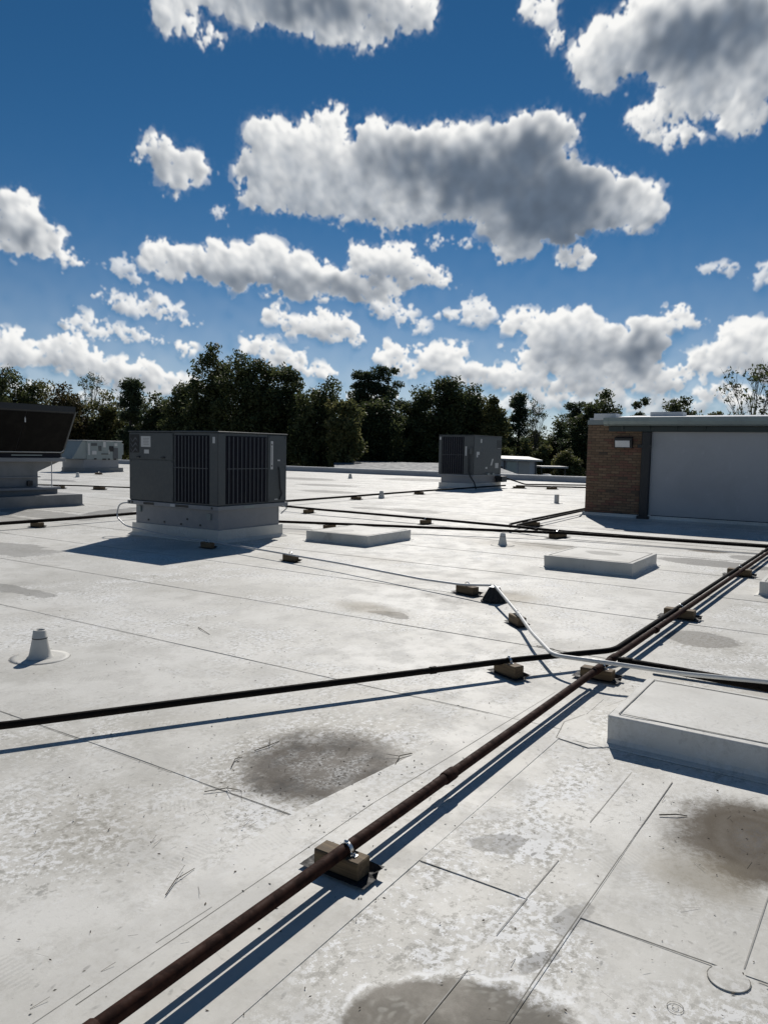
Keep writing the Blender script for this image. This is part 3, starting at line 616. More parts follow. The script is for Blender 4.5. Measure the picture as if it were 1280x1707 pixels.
def flare(x0, x1, y0, y1, z0, z1, d):
    m = MB(); lo = [(x0 - d, y0 - d), (x1 + d, y0 - d), (x1 + d, y1 + d), (x0 - d, y1 + d)]; mi = [(x0 - .01, y0 - .01), (x1 + .01, y0 - .01), (x1 + .01, y1 + .01), (x0 - .01, y1 + .01)]
    vs = [(*p, z0) for p in lo] + [(*p, z0 + .05) for p in mi] + [(*p, z1) for p in mi]
    return m.add(vs, [(k * 4 + i, k * 4 + (i + 1) % 4, k * 4 + 4 + (i + 1) % 4, k * 4 + 4 + i) for k in range(2) for i in range(4)] + [(8, 9, 10, 11)])

# the near unit
x0, x1, y0, y1, zb, zt = 8.70, 10.34, 8.78, 10.89, .60, 1.773
u1 = thing('rooftop_unit', 'large dark grey air conditioner on a tall metal curb casting a broad blue shadow', 'air conditioner', ((x0 + x1) / 2, (y0 + y1) / 2, 0), 'rooftop air conditioners')
MB().box((x0, y0, zb), (x1, y1, zt), .012).build('cabinet', 'cabinet', u1)
MB().box((x0 - .02, y0 - .02, zt - .002), (x1 + .02, y1 + .02, zt + .018), .006).box((x0 + .2, y0 + .5, zt + .017), (x0 + .9, y0 + 1.2, zt + .03)).build('top_pan', 'cabinet', u1)
guard(u1, 1, y0 + .19, y0 + .98, x0, zb + .03, zt - .05, 10, -1)
guard(u1, 0, x0 + .17, x0 + 1.14, y0, zb + .03, zt - .05, 10, -1)
plate(u1, 'access_panel', 'cabinet', 1, y0 + 1.01, y1 - .015, x0, -1, zb + .02, 1.30, .012); plate(u1, 'access_panel', 'cabinet', 1, y0 + 1.01, y1 - .015, x0, -1, 1.312, zt - .02, .016)
plate(u1, 'corner_post', 'cabinet', 1, y0 - .006, y0 + .17, x0, -1, zb + .02, zt - .02, .012); plate(u1, 'corner_post', 'cabinet', 0, x0 - .006, x0 + .15, y0, -1, zb + .02, zt - .02, .012)
pnl = plate(u1, 'service_panel', 'cabinet', 0, x0 + 1.16, x1 - .01, y0, -1, zb + .02, zt - .02, .012)
lb = plate(u1, 'warning_label', 'label_dark', 1, y1 - .27, y1 - .03, x0 - .016, -1, 1.42, 1.73)
for i in range(3):
    zz = 1.66 - i * .09; MB().prism([(y1 - .245 + .0, zz - .05), (y1 - .19, zz + .025), (y1 - .17, zz + .02), (y1 - .11, zz - .045), (y1 - .06, zz + .015), (y1 - .055, zz), (y1 - .11, zz - .062), (y1 - .18, zz - .005)], 0, x0 - .0245, x0 - .0225).build('label_mark', 'bar', lb)
lb = plate(u1, 'paper_label', 'label', 1, y1 - .56, y1 - .32, x0 - .016, -1, 1.52, 1.70)
for i in range(5): plate(lb, 'print_line', 'print', 1, y1 - .52 + .01 * (i % 2), y1 - .38, x0 - .020, -1, 1.66 - i * .025, 1.664 - i * .025, .002)
plate(u1, 'paper_label', 'label', 1, y1 - .52, y1 - .40, x0 - .016, -1, 1.41, 1.475); plate(u1, 'paper_label', 'label', 1, y0 + .05, y0 + .10, x0 - .012, -1, 1.60, 1.70)
lb = plate(u1, 'rating_label', 'label', 0, x0 + 1.22, x0 + 1.28, y0 - .012, -1, 1.18, 1.66)
for zz in (1.24, 1.60): plate(lb, 'print_dot', 'print', 0, x0 + 1.235, x0 + 1.265, y0 - .016, -1, zz - .015, zz + .015, .002)
plate(lb, 'print_line', 'print', 0, x0 + 1.242, x0 + 1.248, y0 - .016, -1, 1.28, 1.56, .002)
plate(u1, 'paper_label', 'label', 0, x0 + 1.40, x0 + 1.46, y0 - .012, -1, 1.32, 1.345); plate(u1, 'paper_label', 'label', 0, x0 + 1.33, x0 + 1.41, y0 - .012, -1, .655, .67)
MB().tube([(x0 + 1.42, y0 - .015, 1.22), (x0 + 1.43, y0 - .035, 1.15), (x0 + 1.46, y0 - .03, .85), (x0 + 1.50, y0 - .035, .76), (x0 + 1.44, y0 - .03, .66)], .012, 8).build('cable', 'steel_dark', u1)
screws(u1, 'bar', 1, [(y1 - .04, 1.28), (y1 - .04, .95), (y1 - .04, .66), (y0 + 1.04, 1.28), (y0 + 1.04, .66), (y0 + 1.04, 1.72), (y0 + 1.04, 1.36)], x0 - .010, -1)
screws(u1, 'bar', 0, [(x0 + 1.20, 1.72), (x0 + 1.20, .66), (x1 - .04, 1.72), (x1 - .04, 1.2), (x1 - .04, .66)], y0 - .010, -1)
MB().box((x0 - .045, y1 - .30, 1.335), (x0 - .015, y1 - .22, 1.36), .006).box((x0 - .045, y0 + 1.2, 1.335), (x0 - .015, y0 + 1.28, 1.36), .006).build('latch', 'steel_dark', u1)
rail = MB().box((x0 - .03, y0 - .03, .535), (x1 + .03, y1 + .03, .601), .004).build('base_rail', 'galv', u1)
for yy, w in ((y1 - .52, .26), (y0 + .78, .30)): plate(rail, 'fork_slot', 'steel_dark', 1, yy - w / 2, yy + w / 2, x0 - .03, -1, .548, .588, .003)
plate(rail, 'paper_label', 'label', 1, y0 + .95, y0 + 1.06, x0 - .03, -1, .548, .592, .003)
for yy in (y1 - .03, y1 + .0 - .10, y0 + .10): plate(rail, 'screw', 'steel_dark', 1, yy - .018, yy + .018, x0 - .03, -1, .552, .588, .004)
plate(rail, 'slot_cover', 'cabinet_pale', 0, x0 + .55, x0 + .80, y0 - .03, -1, .548, .590, .003)
curb = MB().box((x0 + .06, y0 + .05, .20), (x1 - .12, y1 - .09, .535)).build('curb', 'galv', u1)
for yy, zz in ((y1 - .20, .46), (y0 + .24, .42)): plate(curb, 'lug', 'cabinet_pale', 1, yy - .04, yy + .04, x0 + .06, -1, zz - .05, zz + .05, .03)
for p, zz in ((y0 + .45, .27), (y0 + .9, .26), (y0 + 1.3, .27), (y0 + 1.7, .28), (y0 + .75, .35)): plate(curb, 'screw', 'steel_dark', 1, p - .014, p + .014, x0 + .06, -1, zz - .014, zz + .014, .01)
flare(x0 + .04, x1 - .06, y0 + .03, y1 - .03, .004, .215, .07).build('curb_flashing', 'curb', u1)
MB().tube([(x1 - .14, y0 - .01, .57), (x1 - .02, y0 - .05, .50), (x1 - .10, y0 + .02, .40)], .012, 8).build('drain_pipe', 'conduit', u1)

# the unit farther back
x0, x1, y0, y1, zb, zt = 28.2, 30.95, 14.05, 15.63, .60, 2.21
u2 = thing('rooftop_unit', 'dark grey air conditioner before the dark trees, cables running down beside its corner', 'air conditioner', ((x0 + x1) / 2, (y0 + y1) / 2, 0), 'rooftop air conditioners')
MB().box((x0, y0, zb), (x1, y1, zt), .015).build('cabinet', 'cabinet', u2)
MB().box((x0 - .02, y0 - .02, zt - .002), (x1 + .02, y1 + .02, zt + .02), .006).build('top_pan', 'cabinet', u2)
guard(u2, 1, y0 + .42, y1 - .14, x0, zb + .03, zt - .06, 10, -1)
plate(u2, 'corner_post', 'cabinet', 1, y0 - .006, y0 + .40, x0, -1, zb + .02, zt - .03, .015); plate(u2, 'corner_post', 'cabinet', 1, y1 - .13, y1, x0, -1, zb + .02, zt - .03, .015)
plate(u2, 'access_panel', 'cabinet', 0, x0 + .05, x1 - .05, y0, -1, zb + .02, zt - .03, .015)
plate(u2, 'paper_label', 'label', 1, y1 - .10, y1 - .03, x0 - .016, -1, 2.02, 2.14); plate(u2, 'rating_label', 'label', 1, y0 + .28, y0 + .35, x0 - .016, -1, 1.38, 1.76)
plate(u2, 'paper_label', 'label', 0, x0 + .62, x0 + .76, y0 - .016, -1, 1.92, 2.08); plate(u2, 'paper_label', 'label', 0, x0 + .28, x0 + .55, y0 - .016, -1, 1.42, 1.55); plate(u2, 'paper_label', 'label', 0, x0 + .28, x0 + .40, y0 - .016, -1, 1.32, 1.42)
plate(u2, 'warning_label', 'label_dark', 0, x1 - .52, x1 - .10, y0 - .016, -1, 1.68, 2.06); plate(u2, 'print_line', 'label', 0, x1 - .48, x1 - .14, y0 - .022, -1, 1.70, 1.715, .002)
MB().prism([(x0 + 1.62, .98), (x0 + 1.78, 1.26), (x0 + 1.92, 1.26), (x0 + 1.76, .98)], 1, y0 - .023, y0 - .018).build('paper_label', 'label', u2)
plate(u2, 'paper_label', 'label', 0, x0 + 2.10, x0 + 2.42, y0 - .016, -1, .86, 1.08); plate(u2, 'paper_label', 'label', 0, x0 + 1.15, x0 + 1.32, y0 - .016, -1, .84, .92)
for a, b in ((x0 + 1.2, x0 + 1.45), (x0 + 1.7, x0 + 1.9)): plate(u2, 'valve', 'cabinet_pale', 0, a, b, y0 - .016, -1, .58, .66, .08)
plate(u2, 'switch_box', 'cabinet', 1, y0 + .02, y0 + .12, x0 - .016, -1, 1.45, 1.72, .10)
MB().tube([(x0 - .07, y0 + .16, 1.66), (x0 - .10, y0 + .15, 1.45), (x0 - .08, y0 + .16, .75), (x0 - .12, y0 + .05, .55), (x0 - .18, y0 - .18, .30), (x0 - .15, y0 - .25, .04)], .03, 8).build('cable', 'steel_dark', u2)
MB().box((x0 - .03, y0 - .03, .53), (x1 + .03, y1 + .03, .60), .004).build('base_rail', 'galv', u2)
MB().box((x0 + .05, y0 + .05, .20), (x1 - .05, y1 - .10, .53)).build('curb', 'galv', u2)
flare(x0 + .0, x1 - .0, y0 + .0, y1 - .04, .004, .25, .05).build('curb_flashing', 'curb', u2)
plate(u2, 'gas_valve', 'steel_dark', 0, x1 - .55, x1 - .05, y0 - .016, -1, .27, .52, .30)

# the hooded unit at the edge of view
u3 = thing('rooftop_unit', 'big air handler with a slanted dark intake hood on a tapered white curb', 'air conditioner', (10, 18.4, 0), 'rooftop air conditioners')
fy, xr = 17.45, 12.0
MB().box((4.2, fy + .02, 1.12), (xr - .12, fy + 2.2, 2.38), .015).build('cabinet', 'cabinet', u3)
hood = MB().prism([(fy, 1.29), (fy + .02, 1.29), (fy + .02, 2.46), (fy - .55, 2.46), (fy - .55, 2.32)], 0, 4.2, xr - .12)
hood = hood.build('intake_hood', 'steel_dark', u3)
def sl(z): return fy - .012 - .55 * (z - 1.29) / (2.32 - 1.29)
for a, b in ((4.3, 8.57), (8.6, 10.58), (10.60, xr - .16)):
    MB().add([(a, sl(1.33) - .004, 1.33), (b, sl(1.33) - .004, 1.33), (b, sl(2.28) - .004, 2.28), (a, sl(2.28) - .004, 2.28)], [(0, 1, 2, 3)]).build('filter_panel', 'mesh', hood)
MB().add([(xr - .15, sl(1.30) - .02, 1.30), (xr - .115, sl(1.30) - .02, 1.30), (xr - .115, sl(2.32) - .02, 2.32), (xr - .15, sl(2.32) - .02, 2.32)], [(0, 1, 2, 3)]).build('edge_trim', 'cabinet', hood)
MB().tube([(4.3, sl(1.30) - .03, 1.335), (xr - .2, sl(1.30) - .03, 1.325), (xr - .14, sl(1.37) - .03, 1.385)], .012, 6).build('drip_rod', 'label', hood)
MB().box((10.58, sl(2.1) - .02, 2.03), (10.61, sl(2.1) - .01, 2.22)).build('paper_label', 'label', hood)
MB().box((4.2, fy - .02, 1.19), (xr - .2, fy + .01, 1.285)).build('filter_slot', 'coil', u3)
for a, b in ((9.3, 9.8), (10.5, 11.3)): plate(u3, 'slot_plate', 'cabinet_pale', 0, a, b, fy - .02, -1, 1.235, 1.262)
MB().box((4.2, fy - .06, 1.09), (xr - .08, fy + 2.2, 1.187), .006).build('base_rail', 'galv', u3)
m = MB(); m.prism([(xr - .15, 1.088), (xr - .75, .84), (xr - .75, .47), (4.2, .47), (4.2, 1.088)], 1, fy + .10, fy + 1.9); m.build('curb', 'curb_grey', u3)
MB().box((4.2, fy + .06, .70), (xr - .70, fy + 1.9, .722)).build('curb_lip', 'galv', u3)
plate(u3, 'junction_box', 'steel_dark', 0, xr - 1.05, xr - .92, fy + .10, -1, .50, .62, .05)
MB().tube([(xr - .42, fy + .02, 1.09), (xr - .43, fy + .01, .46)], .012, 6).build('drain_pipe', 'label', u3)
slab = MB().box((4.2, fy - .20, .405), (xr - .32, fy + 2.0, .465), .006).build('sleeper_slab', 'galv', u3)
MB().box((4.2, fy - .12, .29), (xr - .36, fy + 2.0, .404)).build('sleeper_block', 'curb_grey', u3)
flare(4.2, xr - .02, fy - .62, fy + 2.1, .004, .29, .05).build('curb_flashing', 'curb_grey', u3)
MB().tube([(6, fy - .25, .52), (9.9, fy - .22, .50), (10.0, fy - .24, .46), (10.0, fy - .25, .30)], .035, 8).build('drain_line', 'blackpipe', u3)

# the small pale unit far back
x0, x1, y0, y1, zb, zt = 25.75, 28.4, 36.2, 38.2, .40, 1.72
u4 = thing('rooftop_unit', 'small pale grey air conditioner with a sloping end hood, far back near the trees', 'air conditioner', ((x0 + x1) / 2, (y0 + y1) / 2, 0), 'rooftop air conditioners')
MB().box((x0 + .35, y0, zb + .3), (x1, y1, zt), .02).build('cabinet', 'cabinet_pale', u4)
MB().prism([(x0 + .35, zb + .34), (x0 - .55, zb + .34), (x0 - .45, zb + .44), (x0 + .1, zt - .03), (x0 + .35, zt - .03)], 1, y0 + .05, y1 - .05).build('end_hood', 'cabinet_pale', u4)
MB().box((x0 + .1, y0 - .02, zt - .002), (x1 + .03, y1 + .02, zt + .03), .006).build('top_pan', 'coping', u4)
MB().box((x1 + .001, y0 + .1, zt - .75), (x1 + .18, y0 + 1.0, zt - .12), .01).build('side_box', 'cabinet_pale', u4)
MB().box((x0 + .2, y0 + .05, .22), (x1 - .2, y1 - .05, zb + .3)).build('curb', 'galv', u4)
flare(x0 + .2, x1 + .05, y0, y1, .004, .24, .06).build('curb_flashing', 'curb_grey', u4)
for a, b, c, d, mt in ((.42, .56, .55, 1.18, 'label'), (.75, 1.15, .58, .78, 'label'), (.70, 1.2, 1.05, 1.2, 'cabinet'), (1.35, 1.6, .78, 1.05, 'cabinet'), (1.75, 1.98, .98, 1.28, 'label'), (2.3, 2.7, .75, 1.05, 'label_dark'), (2.78, 3.05, 1.06, 1.22, 'label'), (2.25, 2.32, .62, .85, 'label'), (2.65, 3.1, .35, .95, 'bar'), (.95, 1.15, .30, .38, 'label_dark'), (1.7, 2.0, .28, .36, 'label_dark'), (2.2, 2.35, .28, .36, 'label_dark'), (2.7, 2.95, .28, .36, 'label_dark'), (1.6, 2.2, .58, .64, 'cabinet')):
    plate(u4, 'label' if mt.startswith('label') else 'hatch_plate', mt, 0, x0 + .38 + (a - .35) * .72, x0 + .38 + (b - .35) * .72, y0, -1, zb + c, zb + d, .02)

# ---------------------------------------------------------------- raised curbs capped with membrane
def capped(name, label, x0, x1, y0, y1, h, skirt=.05, r=4):
    t = thing(name, label, 'roof curb', ((x0 + x1) / 2, (y0 + y1) / 2, 0), 'capped roof curbs')
    rr = random.Random(r); m = MB(); n = 10
    xs = [x0 + (x1 - x0) * i / n for i in range(n + 1)]; ys = [y0 + (y1 - y0) * i / n for i in range(n + 1)]
    vs = [(x, y, h + rr.uniform(-.0015, .0015) - (.004 if (i in (0, n) or j in (0, n)) else 0)) for i, x in enumerate(xs) for j, y in enumerate(ys)]
    m.add(vs, [(i * (n + 1) + j, (i + 1) * (n + 1) + j, (i + 1) * (n + 1) + j + 1, i * (n + 1) + j + 1) for i in range(n) for j in range(n)], True)
    ring_ = [(x, y0) for x in xs[:-1]] + [(x1, y) for y in ys[:-1]] + [(x, y1) for x in xs[:0:-1]] + [(x0, y) for y in ys[:0:-1]]; k = len(ring_)
    cx, cy = (x0 + x1) / 2, (y0 + y1) / 2
    def off(p, d): return (p[0] + (d if p[0] == x1 else -d if p[0] == x0 else 0), p[1] + (d if p[1] == y1 else -d if p[1] == y0 else 0))
    lv = [(0, h - .004), (.0035, h - .0065), (.005, h - .013), (.003, .035), (.012, .012), (skirt, .006), (skirt, -.004)]
    ws = [rr.uniform(-.004, .004) for _ in ring_]; vs = []
    for li, (d, z) in enumerate(lv): vs += [(*off(p, d + (ws[i] if li in (3, 4, 5) else 0)), z) for i, p in enumerate(ring_)]
    m.add(vs, [(l * k + (i + 1) % k, l * k + i, l * k + k + i, l * k + k + (i + 1) % k) for l in range(len(lv) - 1) for i in range(k)])
    m.build('cap', 'curb', t)
    w = .006; e = .045; q = MB()
    for a, b in (((x0 + e, y0 + e), (x1 - e, y0 + e)), ((x1 - e, y0 + e), (x1 - e, y1 - e)), ((x1 - e, y1 - e), (x0 + e, y1 - e)), ((x0 + e, y1 - e), (x0 + e, y0 + e))):
        q.box((min(a[0], b[0]) - w / 2, min(a[1], b[1]) - w / 2, h), (max(a[0], b[0]) + w / 2, max(a[1], b[1]) + w / 2, h + .0025))
    q.build('welt', 'seam_pale', t)
    return t
capped('roof_curb', 'square white curb nearest the big dark unit, a small damp mark on its lid', 10.06, 11.40, 6.845, 8.075, .174, r=5)
capped('roof_curb', 'square white curb with a round grey stain on top, before the penthouse', 9.83, 11.07, 2.61, 3.78, .175, r=6)
capped('roof_curb', 'large low white curb in the foreground, cut off by the frame', 4.02, 4.86, -1.35, 1.155, .165, r=7)
capped('roof_curb', 'white curb of which only one corner shows, beyond the twin pipes', 9.46, 10.5, -.25, 1.09, .165, r=8)

# ---------------------------------------------------------------- pipes and conduits
def pipe(name, label, path, r, mat, cat='pipe', couplings=(), group=None, n=12, round_=True):
    P = bez(path) if round_ and len(path) > 2 else [Vector(p) for p in path]
    o = MB().tube(P, r, n).build(name, mat); tag(o, label, cat, group)
    for c, d, L in couplings:
        c = Vector(c); d = Vector(d).normalized()
        MB().tube([c - d * L / 2, c - d * (L / 2 - .004), c + d * (L / 2 - .004), c + d * L / 2], [r * 1.10, r * 1.22, r * 1.22, r * 1.10], n).build('coupling', mat, o)
    return o
ZP = .094
pipe('gas_pipe', 'thick rusty brown pipe running from the foreground to the far right', [(.2, 1.566, ZP), (2.2, 1.560, ZP + .001), (3.7, 1.556, ZP - .006), (5.4, 1.545, ZP), (9.9, 1.47, ZP), (14.05, 1.40, ZP)], .0235, 'pipe', 'pipe',
     [((1.10, 1.563, ZP), (1, 0, 0), .07), ((2.98, 1.558, ZP - .002), (1, 0, 0), .09), ((5.08, 1.547, ZP), (1, -.003, 0), .10), ((5.42, 1.545, ZP), (1, -.01, 0), .12), ((6.55, 1.518, ZP), (1, -.015, 0), .06)], None, 14, False)
pipe('thin_pipe', 'thinner dark pipe tucked behind the rusty brown foreground pipe', [(.2, 1.603, ZP - .019), (2.2, 1.597, ZP - .018), (3.7, 1.593, ZP - .024), (5.0, 1.583, ZP - .018)], .0115, 'blackpipe', 'pipe', [((2.95, 1.595, ZP - .021), (1, 0, 0), .08)], None, 10, False)
pipe('gas_pipe', 'black pipe crossing the foreground from the left, then bending alongside the brown pipe', [(.9, 4.72, .10), (2.15, 3.71, .10), (2.97, 3.24, .10), (4.95, 2.07, .103), (5.66, 1.607, ZP), (9.9, 1.545, ZP), (14.1, 1.475, ZP)], .021, 'blackpipe', 'pipe',
     [((4.36, 2.42, .102), (1, -.59, 0), .05), ((2.05, 3.79, .10), (1, -.7, 0), .05)])
pipe('branch_pipe', 'black branch pipe leaving the brown pipe at the crossing toward the low curb', [(5.42, 1.50, ZP - .01), (5.41, 1.1, .085), (5.38, .5, .08), (5.35, -1.5, .08)], .031, 'blackpipe', 'pipe', [((5.42, 1.44, ZP - .012), (0, 1, 0), .07)], None, 12, False)
pipe('branch_pipe', 'thin black line lying on the roof beside the branch pipe', [(5.56, 1.30, .035), (5.60, .6, .03), (5.60, -1.5, .03)], .022, 'blackpipe', 'pipe', (), None, 8, False)
pipe('conduit', 'white conduit bending over the pipe crossing from the fluted black cone', [(7.22, 3.30, .170), (6.80, 3.00, .145), (6.26, 2.61, .112), (5.70, 2.27, .118), (5.13, 1.88, .125), (5.03, 1.53, .163), (5.17, 1.04, .135), (5.36, .53, .125), (5.60, -.5, .12), (5.75, -1.5, .12)], .0150, 'pvc', 'conduit', [((6.30, 2.64, .114), (.84, .6, 0), .06)])
pipe('conduit', 'slim grey conduit from the big dark unit to the fluted black cone', [(8.70, 10.90, .56), (8.60, 11.05, .53), (8.58, 11.10, .30), (8.50, 10.75, .17), (8.42, 9.6, .10), (8.30, 8.5, .098), (8.10, 7.25, .10), (7.94, 6.45, .10), (7.80, 5.7, .10), (7.44, 4.3, .10), (7.31, 3.72, .12), (7.24, 3.36, .165)], .0125, 'conduit', 'conduit')
gp_ = 'black gas lines across the middle of the roof'
pipe('gas_pipe', 'long black pipe passing behind the big dark unit toward the far unit', [(3.5, 13.1, .12), (8.72, 12.95, .12), (15.9, 13.45, .12), (19.2, 13.55, .12), (23.2, 13.72, .12), (27.0, 13.66, .12), (28.5, 13.72, .12), (30.7, 13.70, .12)], .032, 'blackpipe', 'pipe', (), gp_, 10)
pipe('gas_pipe', 'black pipe crossing behind the square curb, far line of two', [(14.55, 12.9, .12), (14.24, 10.93, .12), (14.02, 7.9, .12), (13.78, 6.0, .12), (13.58, 4.9, .12), (13.62, 3.1, .12), (13.80, 1.30, .12), (13.9, -4, .12)], .026, 'blackpipe', 'pipe', (), gp_, 10)
pipe('gas_pipe', 'black pipe crossing behind the square curb, near line of two', [(10.5, 11.4, .12), (11.4, 9.62, .12), (11.95, 8.25, .12), (12.95, 5.65, .12), (13.34, 4.66, .12), (13.5, 3.1, .12), (13.68, 1.28, .12), (13.8, -4, .12)], .026, 'blackpipe', 'pipe', (), gp_, 10)
pipe('gas_pipe', 'black pipe leading back past the brick corner, left one of the pair', [(13.78, 6.02, .11), (14.15, 6.19, .12), (15.2, 6.28, .12), (19.4, 6.50, .12), (26, 6.85, .12)], .024, 'blackpipe', 'pipe', (), gp_, 8)
pipe('gas_pipe', 'black pipe leading back past the brick corner, right one of the pair', [(13.62, 5.4, .11), (14.0, 5.99, .12), (15.2, 6.09, .12), (18.8, 6.30, .12), (26, 6.6, .12)], .024, 'blackpipe', 'pipe', (), gp_, 8)
pipe('gas_pipe', 'black line from the far unit toward the penthouse, nearer of two', [(30.9, 13.3, .12), (31.3, 12.4, .12), (33.0, 9.0, .12), (34.0, 3.5, .12)], .03, 'blackpipe', 'pipe', (), gp_, 8)
pipe('gas_pipe', 'black line from the far unit toward the penthouse, farther of two', [(31.0, 13.9, .45), (31.7, 13.2, .16), (34.8, 11.2, .12), (36.5, 5, .12)], .03, 'blackpipe', 'pipe', (), gp_, 8)
pipe('gas_pipe', 'thin dark line running behind the hooded air handler', [(13.5, 27.5, .12), (16.3, 22.9, .12), (17.4, 19.5, .12), (18.5, 16.5, .12)], .022, 'blackpipe', 'pipe', (), gp_, 8)

# the fluted cone that carries the two conduits
cone = thing('pipe_stand', 'fluted black cone holding up the meeting conduits', 'pipe stand', (7.23, 3.31, 0))
m = MB(); n = 48
vs = [(7.23 + R_ * (1 if k % 4 < 2 else .87) * math.cos(2 * math.pi * k / n), 3.31 + R_ * (1 if k % 4 < 2 else .87) * math.sin(2 * math.pi * k / n), zz) for R_, zz in ((.125, .012), (.118, .04), (.058, .145), (.052, .152)) for k in range(n)]
m.add(vs, [(i * n + k, i * n + (k + 1) % n, i * n + n + (k + 1) % n, i * n + n + k) for i in range(3) for k in range(n)] + [tuple(range(3 * n, 4 * n))]); m.build('fluted_body', 'pad', cone)
MB().lathe([(.14, .005), (.14, .012), (.12, .014)], (7.23, 3.31, 0), 28).build('foot_rim', 'pad', cone)
MB().box((7.19, 3.26, .1525), (7.27, 3.36, .158)).build('saddle', 'conduit', cone)

# ---------------------------------------------------------------- timber pipe supports
def make_support(L=.19, W_=.078, Hh=.078, clampr=.031, py=0.0):
    t = thing('pipe_support', 'support', 'pipe support', (0, 0, 0))
    b = MB().box((-W_ / 2, -L / 2, .009), (W_ / 2, L / 2, .009 + Hh), .004).build('block', 'wood', t)
    rr = random.Random(8); m = MB(); n = 10; X, Y = W_ / 2 + .028, L / 2 + .045
    def zz(i, j):
        e = max(abs(i / n - .5), abs(j / n - .5)) * 2
        return .004 + .004 * (e < .7) + (max(0, e - .72) * .10 * (1 if (i > n * .6 and j < n * .4) else .25)) + rr.uniform(0, .002)
    vs = [(-X + 2 * X * i / n, -Y + 2 * Y * j / n, zz(i, j)) for i in range(n + 1) for j in range(n + 1)]
    m.add(vs, [(i * (n + 1) + j, (i + 1) * (n + 1) + j, (i + 1) * (n + 1) + j + 1, i * (n + 1) + j + 1) for i in range(n) for j in range(n)]); m.build('pad', 'pad', t)
    zc = .009 + Hh + .0145
    arc = [(.0, py + math.sin(a) * (clampr + .002), zc + math.cos(a) * (clampr + .002)) for a in [math.radians(d) for d in range(-115, 116, 10)]]
    m = MB()
    for p, q in zip(arc, arc[1:]): m.add([(-.009, *p[1:]), (.009, *p[1:]), (.009, *q[1:]), (-.009, *q[1:])], [(0, 1, 2, 3)])
    m.box((-.010, py - clampr - .022, .009 + Hh), (.010, py - clampr - .001, .0125 + Hh)).box((-.010, py + clampr + .001, .009 + Hh), (.010, py + clampr + .022, .0125 + Hh))
    c = m.build('clamp', 'clamp', t)
    MB().lathe([(.006, 0), (.006, .007), (0, .009)], (0, py - clampr - .012, .0125 + Hh), 6).build('bolt', 'clamp', c)
    MB().lathe([(.009, 0), (.009, .008), (.0, .010)], (0, py, zc + clampr + .002), 6).build('bolt', 'clamp', c)
    return t
PROTO = {'big': make_support(.20, .078, .066, .0245, -.020), 'small': make_support(.22, .085, .082, .022)}
used = set()
def support(x, y, label, turn=0.0, kind='small', s=1.0, pz=None):
    p = PROTO[kind]
    if kind in used: o = copy_tree(p)
    else: o = p; used.add(kind)
    o.location = (x, y, .0045); o.rotation_euler = (0, 0, math.radians(turn)); o.scale = (s, s, min(s, 1.0)); o['label'] = label; o['group'] = 'timber pipe supports'
    return o
support(2.193, 1.578, 'nearest timber block, under the brown pipe with a shiny clamp', 0, 'big')
support(5.16, 1.57, 'timber block at the pipe crossing, under the brown pipe end and white conduit', 0, 'big', 1.1)
support(4.86, 2.10, 'timber block with a curled black pad under the black crossing pipe', -25, 'small')
support(6.36, 2.68, 'timber block under the white conduit just below the fluted cone', -42, 'small', .95)
support(7.42, 3.72, 'dark soaked block beside the fluted black cone', -15, 'small', 1.15)
support(8.03, 6.72, 'yellowish timber block alone under the slim grey conduit', -5, 'small', 1.05)
support(8.26, 8.55, 'dark block in the shadow of the big dark unit', 0, 'small', 1.0)
support(7.60, 1.55, 'first timber block under the twin pipes past the crossing', 0, 'small', 1.25)
support(10.85, 1.50, 'timber block under the twin pipes farther out by the frame edge', 0, 'small', 1.3)
support(14.0, 1.42, 'block where the twin pipes meet the cross lines at the frame edge', 0, 'small', 1.3)
support(8.3, 12.99, 'block under the black pipe left of the big dark unit', 0, 'small', 1.25)
support(14.33, 11.45, 'block on the far line just right of the big dark unit', 90, 'small', 1.3)
support(11.72, 8.85, 'block on the near line behind the square curb', 70, 'small', 1.1)
support(19.3, 13.57, 'block under the long black pipe beside a vent, nearer of two', 0, 'small', 1.45)
support(23.4, 13.74, 'block under the long black pipe toward the far unit, farther of two', 0, 'small', 1.5)
support(14.02, 8.05, 'block on the far line behind the square curb, near the puddles', 85, 'small', 1.3)
support(13.50, 4.95, 'long block carrying two cross lines behind the lone vent', 80, 'small', 1.8)
support(15.25, 6.19, 'block under the pair of pipes leading to the brick corner', 3, 'small', 1.6)
support(31.0, 13.2, 'cluttered dark block at the foot of the far unit', 40, 'small', 2.2)
support(31.5, 11.9, 'block beside the far unit on the line to the penthouse', 40, 'small', 1.9)
support(16.55, 22.3, 'dark block on the thin line behind the hooded air handler, right one of two', 30, 'small', 1.7)
support(15.9, 23.6, 'dark block on the thin line behind the hooded air handler, left one of two', 30, 'small', 1.7)
support(24.9, 33.6, 'dark block before the small pale unit', 0, 'small', 1.8)

